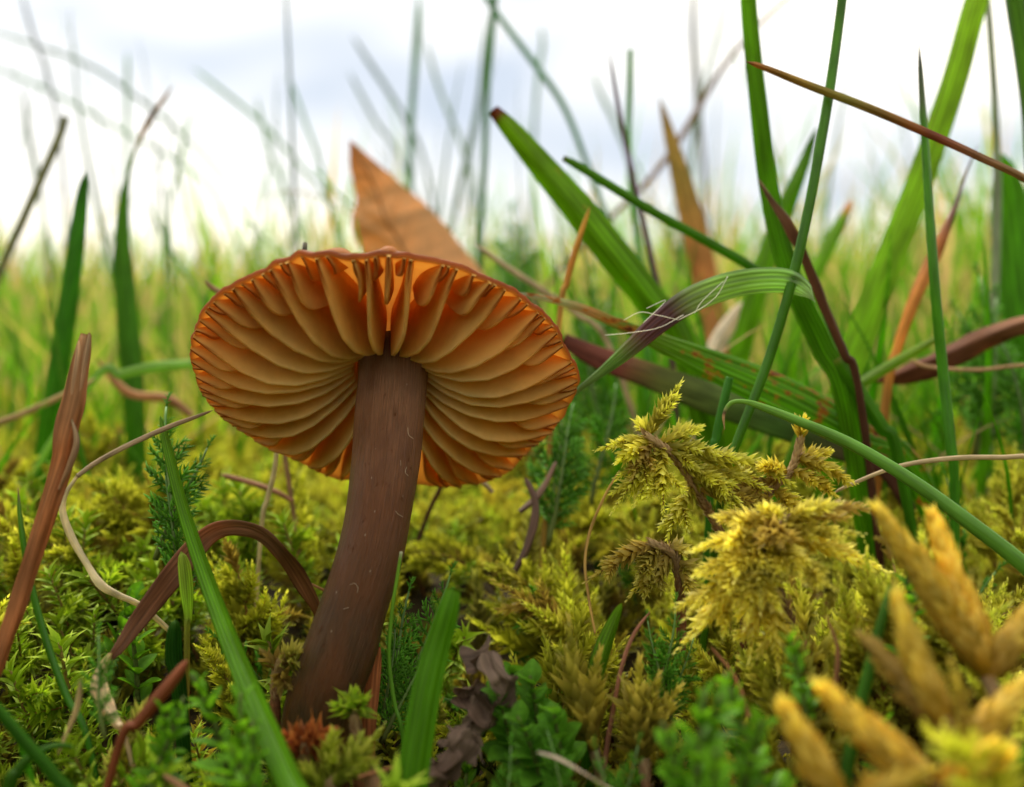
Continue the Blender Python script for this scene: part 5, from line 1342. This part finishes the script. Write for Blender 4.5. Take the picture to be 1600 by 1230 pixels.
cnt['feather'] = scatter(fe, P_f, 230, (-80, 1680, 52, 190), H_f, 2.7)
# a shoot still without a place of its own is not part of the meadow
for pr in (P_f, P_o, P_s, P_l, P_r, P_y, P_p):
    for q in pr:
        if not q.get('used'):
            for ch in list(q['o'].children): bpy.data.objects.remove(ch)
            bpy.data.objects.remove(q['o'])
for o in [q for q in COL.objects if q.parent is None and q.get('group')]:
    g = o['group']
    if g in KT: relabel(o, KT[g], g)

# ---- the carpet itself: what nobody could count
def carpet():
    r = np.random.default_rng(23)
    def lo(plan_fn): return plan_fn
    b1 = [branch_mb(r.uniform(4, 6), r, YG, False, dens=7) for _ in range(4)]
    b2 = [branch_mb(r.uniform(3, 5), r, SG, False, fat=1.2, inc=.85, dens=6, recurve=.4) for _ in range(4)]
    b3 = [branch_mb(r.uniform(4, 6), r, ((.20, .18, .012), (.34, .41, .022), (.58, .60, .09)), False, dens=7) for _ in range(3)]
    def tuft(bs):
        m = MB(); k = r.integers(3, 6)
        for _ in range(k):
            a = r.random() * 6.28
            m.add_mb(bs[r.integers(len(bs))], rot_to((math.cos(a) * .7, math.sin(a) * .7, r.uniform(.4, 1.3)), spin=r.random() * 6) * r.uniform(.8, 1.2), np.array([0, 0, r.uniform(1.5, 5.5)]))
        return m
    kinds = [[tuft(b1) for _ in range(6)], [tuft(b2) for _ in range(6)], [tuft(b3) for _ in range(5)]]
    out = MB(); n = 0
    for _ in range(8600):
        d = 40 + 330 * r.random() ** 1.55
        x = r.uniform(-1, 1) * (.60 * d + 6); y = d
        if _ >= 5200: x = (1 if x > 0 else -1) * (.60 * d + 6 + abs(x) * .9 + r.random() * 25)
        if np.min(np.hypot(STEM_PATH[30:, 0] - x, STEM_PATH[30:, 1] - y)) < 3.6: continue
        px, py, dd = proj((x, y, float(moss_z(x, y)) + 1))
        u = r.random()
        kk = kinds[2] if (x > 5 and u < .45) else kinds[1] if (x < 0 and u < .55) else kinds[0]
        sc = r.uniform(.75, 1.15) * (1 + .9 * sstep(120, 330, d))
        lift = r.uniform(-2.0, .0) - 2.6 * (d < 112)
        if d < 112 and r.random() < .68: continue
        top = np.array([x, y, float(soil_z(x, y)) + lift + 8.5 * sc])
        px, py, dd = proj(top)
        if py < skyline(px, dd) - 25 and dd < 110: sc *= .7
        M3 = rot_to((r.normal(0, .25), r.normal(0, .25), 1), spin=r.random() * 6.28) * sc
        near_shade = 1 - .45 * (1 - sstep(95, 125, d))      # shade of the low gaps painted into the near carpet, browned as older growth
        tint = np.array([1, .9 + .1 * near_shade, 1]) * near_shade * r.uniform(.75, 1.2) * np.array([r.uniform(.85, 1.15), 1, r.uniform(.8, 1.2)])
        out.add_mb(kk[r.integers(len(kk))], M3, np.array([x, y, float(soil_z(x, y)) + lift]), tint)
        n += 1
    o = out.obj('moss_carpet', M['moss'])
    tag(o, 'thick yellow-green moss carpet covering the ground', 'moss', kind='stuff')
carpet()

# ---- grass behind: the nearer blades one by one, the far meadow as one mass
def grass_template(r, L, w, bend, stops, twist):
    p = arc(L, bend, 14, .04, r)
    t = np.linspace(0, 1, 14)
    ww = w * np.clip((1 - t) ** .55, .04, 1) * (.75 + .25 * np.sin(t * 3))
    sd = np.tile([0, 1.0, 0], (14, 1)); ang = twist * t
    sd = np.stack([np.sin(ang) * np.cos(bend * t), np.cos(ang), -np.sin(ang) * np.sin(bend * t)], -1)
    mb = MB(); ribbon(mb, p, ww, sd, gradient([(a_, fresh(b_)) for a_, b_ in stops], t), thick=.2, keel=.4, m=5)
    return mb
GS = [(0, (.20, .29, .04)), (.5, (.18, .35, .03)), (1, (.19, .36, .05))]
GS2 = [(0, (.16, .22, .05)), (.6, (.18, .30, .04)), (.85, (.30, .28, .06)), (1, (.42, .28, .10))]
GS3 = [(0, (.40, .30, .12)), (1, (.50, .36, .18))]
GS4 = [(0, (.06, .16, .06)), (1, (.08, .19, .11))]
rg2 = np.random.default_rng(41)
near_t = {'green': [], 'tipped': [], 'dry': [], 'stalk': [], 'fine': [], 'straw': []}
for k in range(7): near_t['green'].append(grass_template(rg2, rg2.uniform(38, 62), rg2.uniform(1.4, 2.6), rg2.uniform(.1, .9), GS, rg2.normal(0, .8)))
for k in range(4): near_t['tipped'].append(grass_template(rg2, rg2.uniform(38, 62), rg2.uniform(1.2, 2.2), rg2.uniform(.1, .8), GS2, rg2.normal(0, .8)))
for k in range(4): near_t['dry'].append(grass_template(rg2, rg2.uniform(30, 55), rg2.uniform(.9, 1.8), rg2.uniform(.1, 1.3), GS3, rg2.normal(0, .8)))
for k in range(5): near_t['stalk'].append(grass_template(rg2, rg2.uniform(60, 95), rg2.uniform(.7, 1.3), rg2.uniform(.05, .5), GS4, rg2.normal(0, .5)))
for k in range(8): near_t['fine'].append(grass_template(rg2, rg2.uniform(22, 40), rg2.uniform(.45, 1.2), rg2.uniform(.1, 1.2), [(0, (.12, .22, .02)), (.6, (.13, .30, .02)), (1, (.20, .34, .04))], rg2.normal(0, 1)))
for k in range(4): near_t['straw'].append(grass_template(rg2, rg2.uniform(22, 42), rg2.uniform(.3, .8), rg2.uniform(.2, 1.6), [(0, (.42, .30, .13)), (1, (.52, .36, .18))], rg2.normal(0, 1)))
LAB = {'fine': ('thin_grass_shoot', 'thin short green grass blade rising out of moss', 'grass blade', 'thin short green blades'),
       'straw': ('dry_grass_shoot', 'thin short tan dry blade rising out of moss', 'dry blade', 'thin short dry blades'),
       'green': ('grass_shoot', 'blurred green grass blade', 'grass blade', 'blurred green blades behind'),
       'tipped': ('orange_tipped_grass_shoot', 'blurred yellow-green grass blade with withered orange tip', 'grass blade', 'blurred orange-tipped blades behind'),
       'dry': ('dry_grass_shoot', 'blurred tan dry grass blade', 'dry blade', 'blurred dry blades behind'),
       'stalk': ('grass_stalk', 'tall blurred blue-green grass stalk', 'grass stalk', 'blurred tall stalks behind')}
mesh_t = {k: [m.mesh(LAB[k][0], M['dry'] if k in ('dry', 'straw') else M['grass']) for m in v] for k, v in near_t.items()}
BG = [(60, 'behind the dead stalk'), (200, 'behind the thread-tipped blade'), (360, 'off the flank of the cap'), (600, 'behind the autumn leaf'), (760, 'behind the upright blue-green stalk'), (930, 'behind the folded blade'),
      (1080, 'behind the orange withered blade'), (1230, 'behind the broad ribbed blade'), (1380, 'behind the rust spotted light blade'), (1500, 'behind the rolled dead leaf'), (1600, 'around the wide dark green blade')]
def near_grass(kind, n, d0, d1, hs, pxr=(-150, 1750), clear=None):
    k = 0
    while k < n:
        d = d0 + (d1 - d0) * rg2.random(); px = rg2.uniform(*pxr)
        if clear is not None and not clear(px, d): 
            if rg2.random() < .85: continue
        x = (px - 800) / F * d
        nm, lab, cat, grp = LAB[kind]
        o = mesh_obj(nm, mesh_t[kind][rg2.integers(len(mesh_t[kind]))])
        tag(o, lab, cat, grp)
        R = rot_to((rg2.normal(0, .22), rg2.normal(0, .22), 1), spin=rg2.choice([0, math.pi]) + rg2.normal(0, .8))
        place(o, (x, d, float(soil_z(x, d)) - 1), R, rg2.uniform(*hs))
        lm = BG[int(np.argmin([abs(px - q[0]) for q in BG]))][1]
        o['label'] = lab + ' ' + lm; o['group'] = grp + ' ' + lm
        k += 1
near_grass('green', 150, 150, 420, (.6, 1.05), clear=lambda px, d: px > 900 or d > 230)
near_grass('tipped', 45, 150, 420, (.6, 1.0), clear=lambda px, d: px > 900 or d > 230)
near_grass('dry', 40, 140, 380, (.6, 1.1), clear=lambda px, d: px > 850 or d > 200)
near_grass('stalk', 80, 200, 460, (.8, 1.7))
near_grass('fine', 140, 105, 200, (.7, 1.2), (840, 1680))
near_grass('fine', 40, 108, 190, (.6, 1.0), (-80, 340))
near_grass('fine', 40, 150, 240, (.7, 1.2), (300, 900))
near_grass('straw', 26, 108, 190, (.7, 1.1), (840, 1680))
near_grass('straw', 16, 115, 220, (.6, 1.0), (-80, 700))
near_grass('green', 80, 115, 190, (.4, .8), (900, 1680))
def far_meadow():
    r = np.random.default_rng(77)
    tm = {k: [v for v in near_t[k]] for k in near_t}
    out = MB()
    def lo(L, w, bend, c0, c1):
        t = np.linspace(0, 1, 6); p = arc(L, bend, 6)
        ww = w * (1 - t) ** .6
        V = np.stack([p - np.array([0, 1, 0]) * ww[:, None] / 2, p + np.array([.3, 0, 0]) * ww[:, None], p + np.array([0, 1, 0]) * ww[:, None] / 2], 1)
        m = MB(); m.add(V.reshape(-1, 3), grid_quads(6, 3, False), None, np.repeat(np.clip(gradient([(0, fresh(c0)), (1, fresh(c1))], t) * 1.3, 0, .8)[:, None], 3, 1).reshape(-1, 3))
        return m
    pal = [((.13, .28, .02), (.20, .38, .03)), ((.19, .33, .03), (.28, .43, .05)), ((.26, .30, .04), (.46, .40, .11)), ((.46, .34, .15), (.60, .44, .22)), ((.10, .23, .03), (.16, .32, .04))]
    T_ = [lo(r.uniform(45, 80), r.uniform(1.4, 2.8), r.uniform(.1, 1.1), *pal[k % 5]) for k in range(20)]
    for i in range(19000):
        d = 170 * (14 ** (r.random() ** .85))
        x = r.uniform(-1, 1) * .66 * d
        if i >= 14000: x = (1 if x > 0 else -1) * (.66 * d + abs(x) * 1.2)
        px = 800 + x / d * F
        hs = np.interp(px, [0, 500, 900, 1600], [.62, .64, .68, .82]) * r.uniform(.55, 1.15) * np.interp(d, [170, 300, 600, 1000, 2400], [.6, 1.15, 1.8, 2.5, 5.0])
        hs *= .72 + .5 * (.5 + .5 * math.sin(px * .011 + 2.5 * math.sin(d * .004)) * math.cos(px * .023 + d * .003)) + (.55 if r.random() < .08 else 0)
        R = rot_to((r.normal(0, .28), r.normal(0, .28), 1), spin=r.random() * 6.28) * hs
        # blades stay slender: stretch length, not width
        out.add_mb(T_[r.integers(20)], R, np.array([x, d, float(soil_z(x, d)) - 1]), r.uniform(.8, 1.2))
    # unseen meadow grass added beside and behind the camera to cut low front skylight
    for i in range(4200):
        a = r.uniform(math.radians(56), math.radians(304)); d = 95 * (7 ** (r.random() ** .8))
        x, y = math.sin(a) * d, math.cos(a) * d
        hs = r.uniform(.8, 1.5) * np.interp(d, [95, 300, 700], [1.0, 1.5, 2.0])
        out.add_mb(T_[r.integers(20)], rot_to((r.normal(0, .2), r.normal(0, .2), 1), spin=r.random() * 6.28) * hs, np.array([x, y, float(soil_z(x, y)) - 1]), r.uniform(.8, 1.2))
    o = out.obj('meadow_grass', M['grass'])
    tag(o, 'dense blurred meadow grass stretching away behind the moss', 'grass', kind='stuff')
far_meadow()
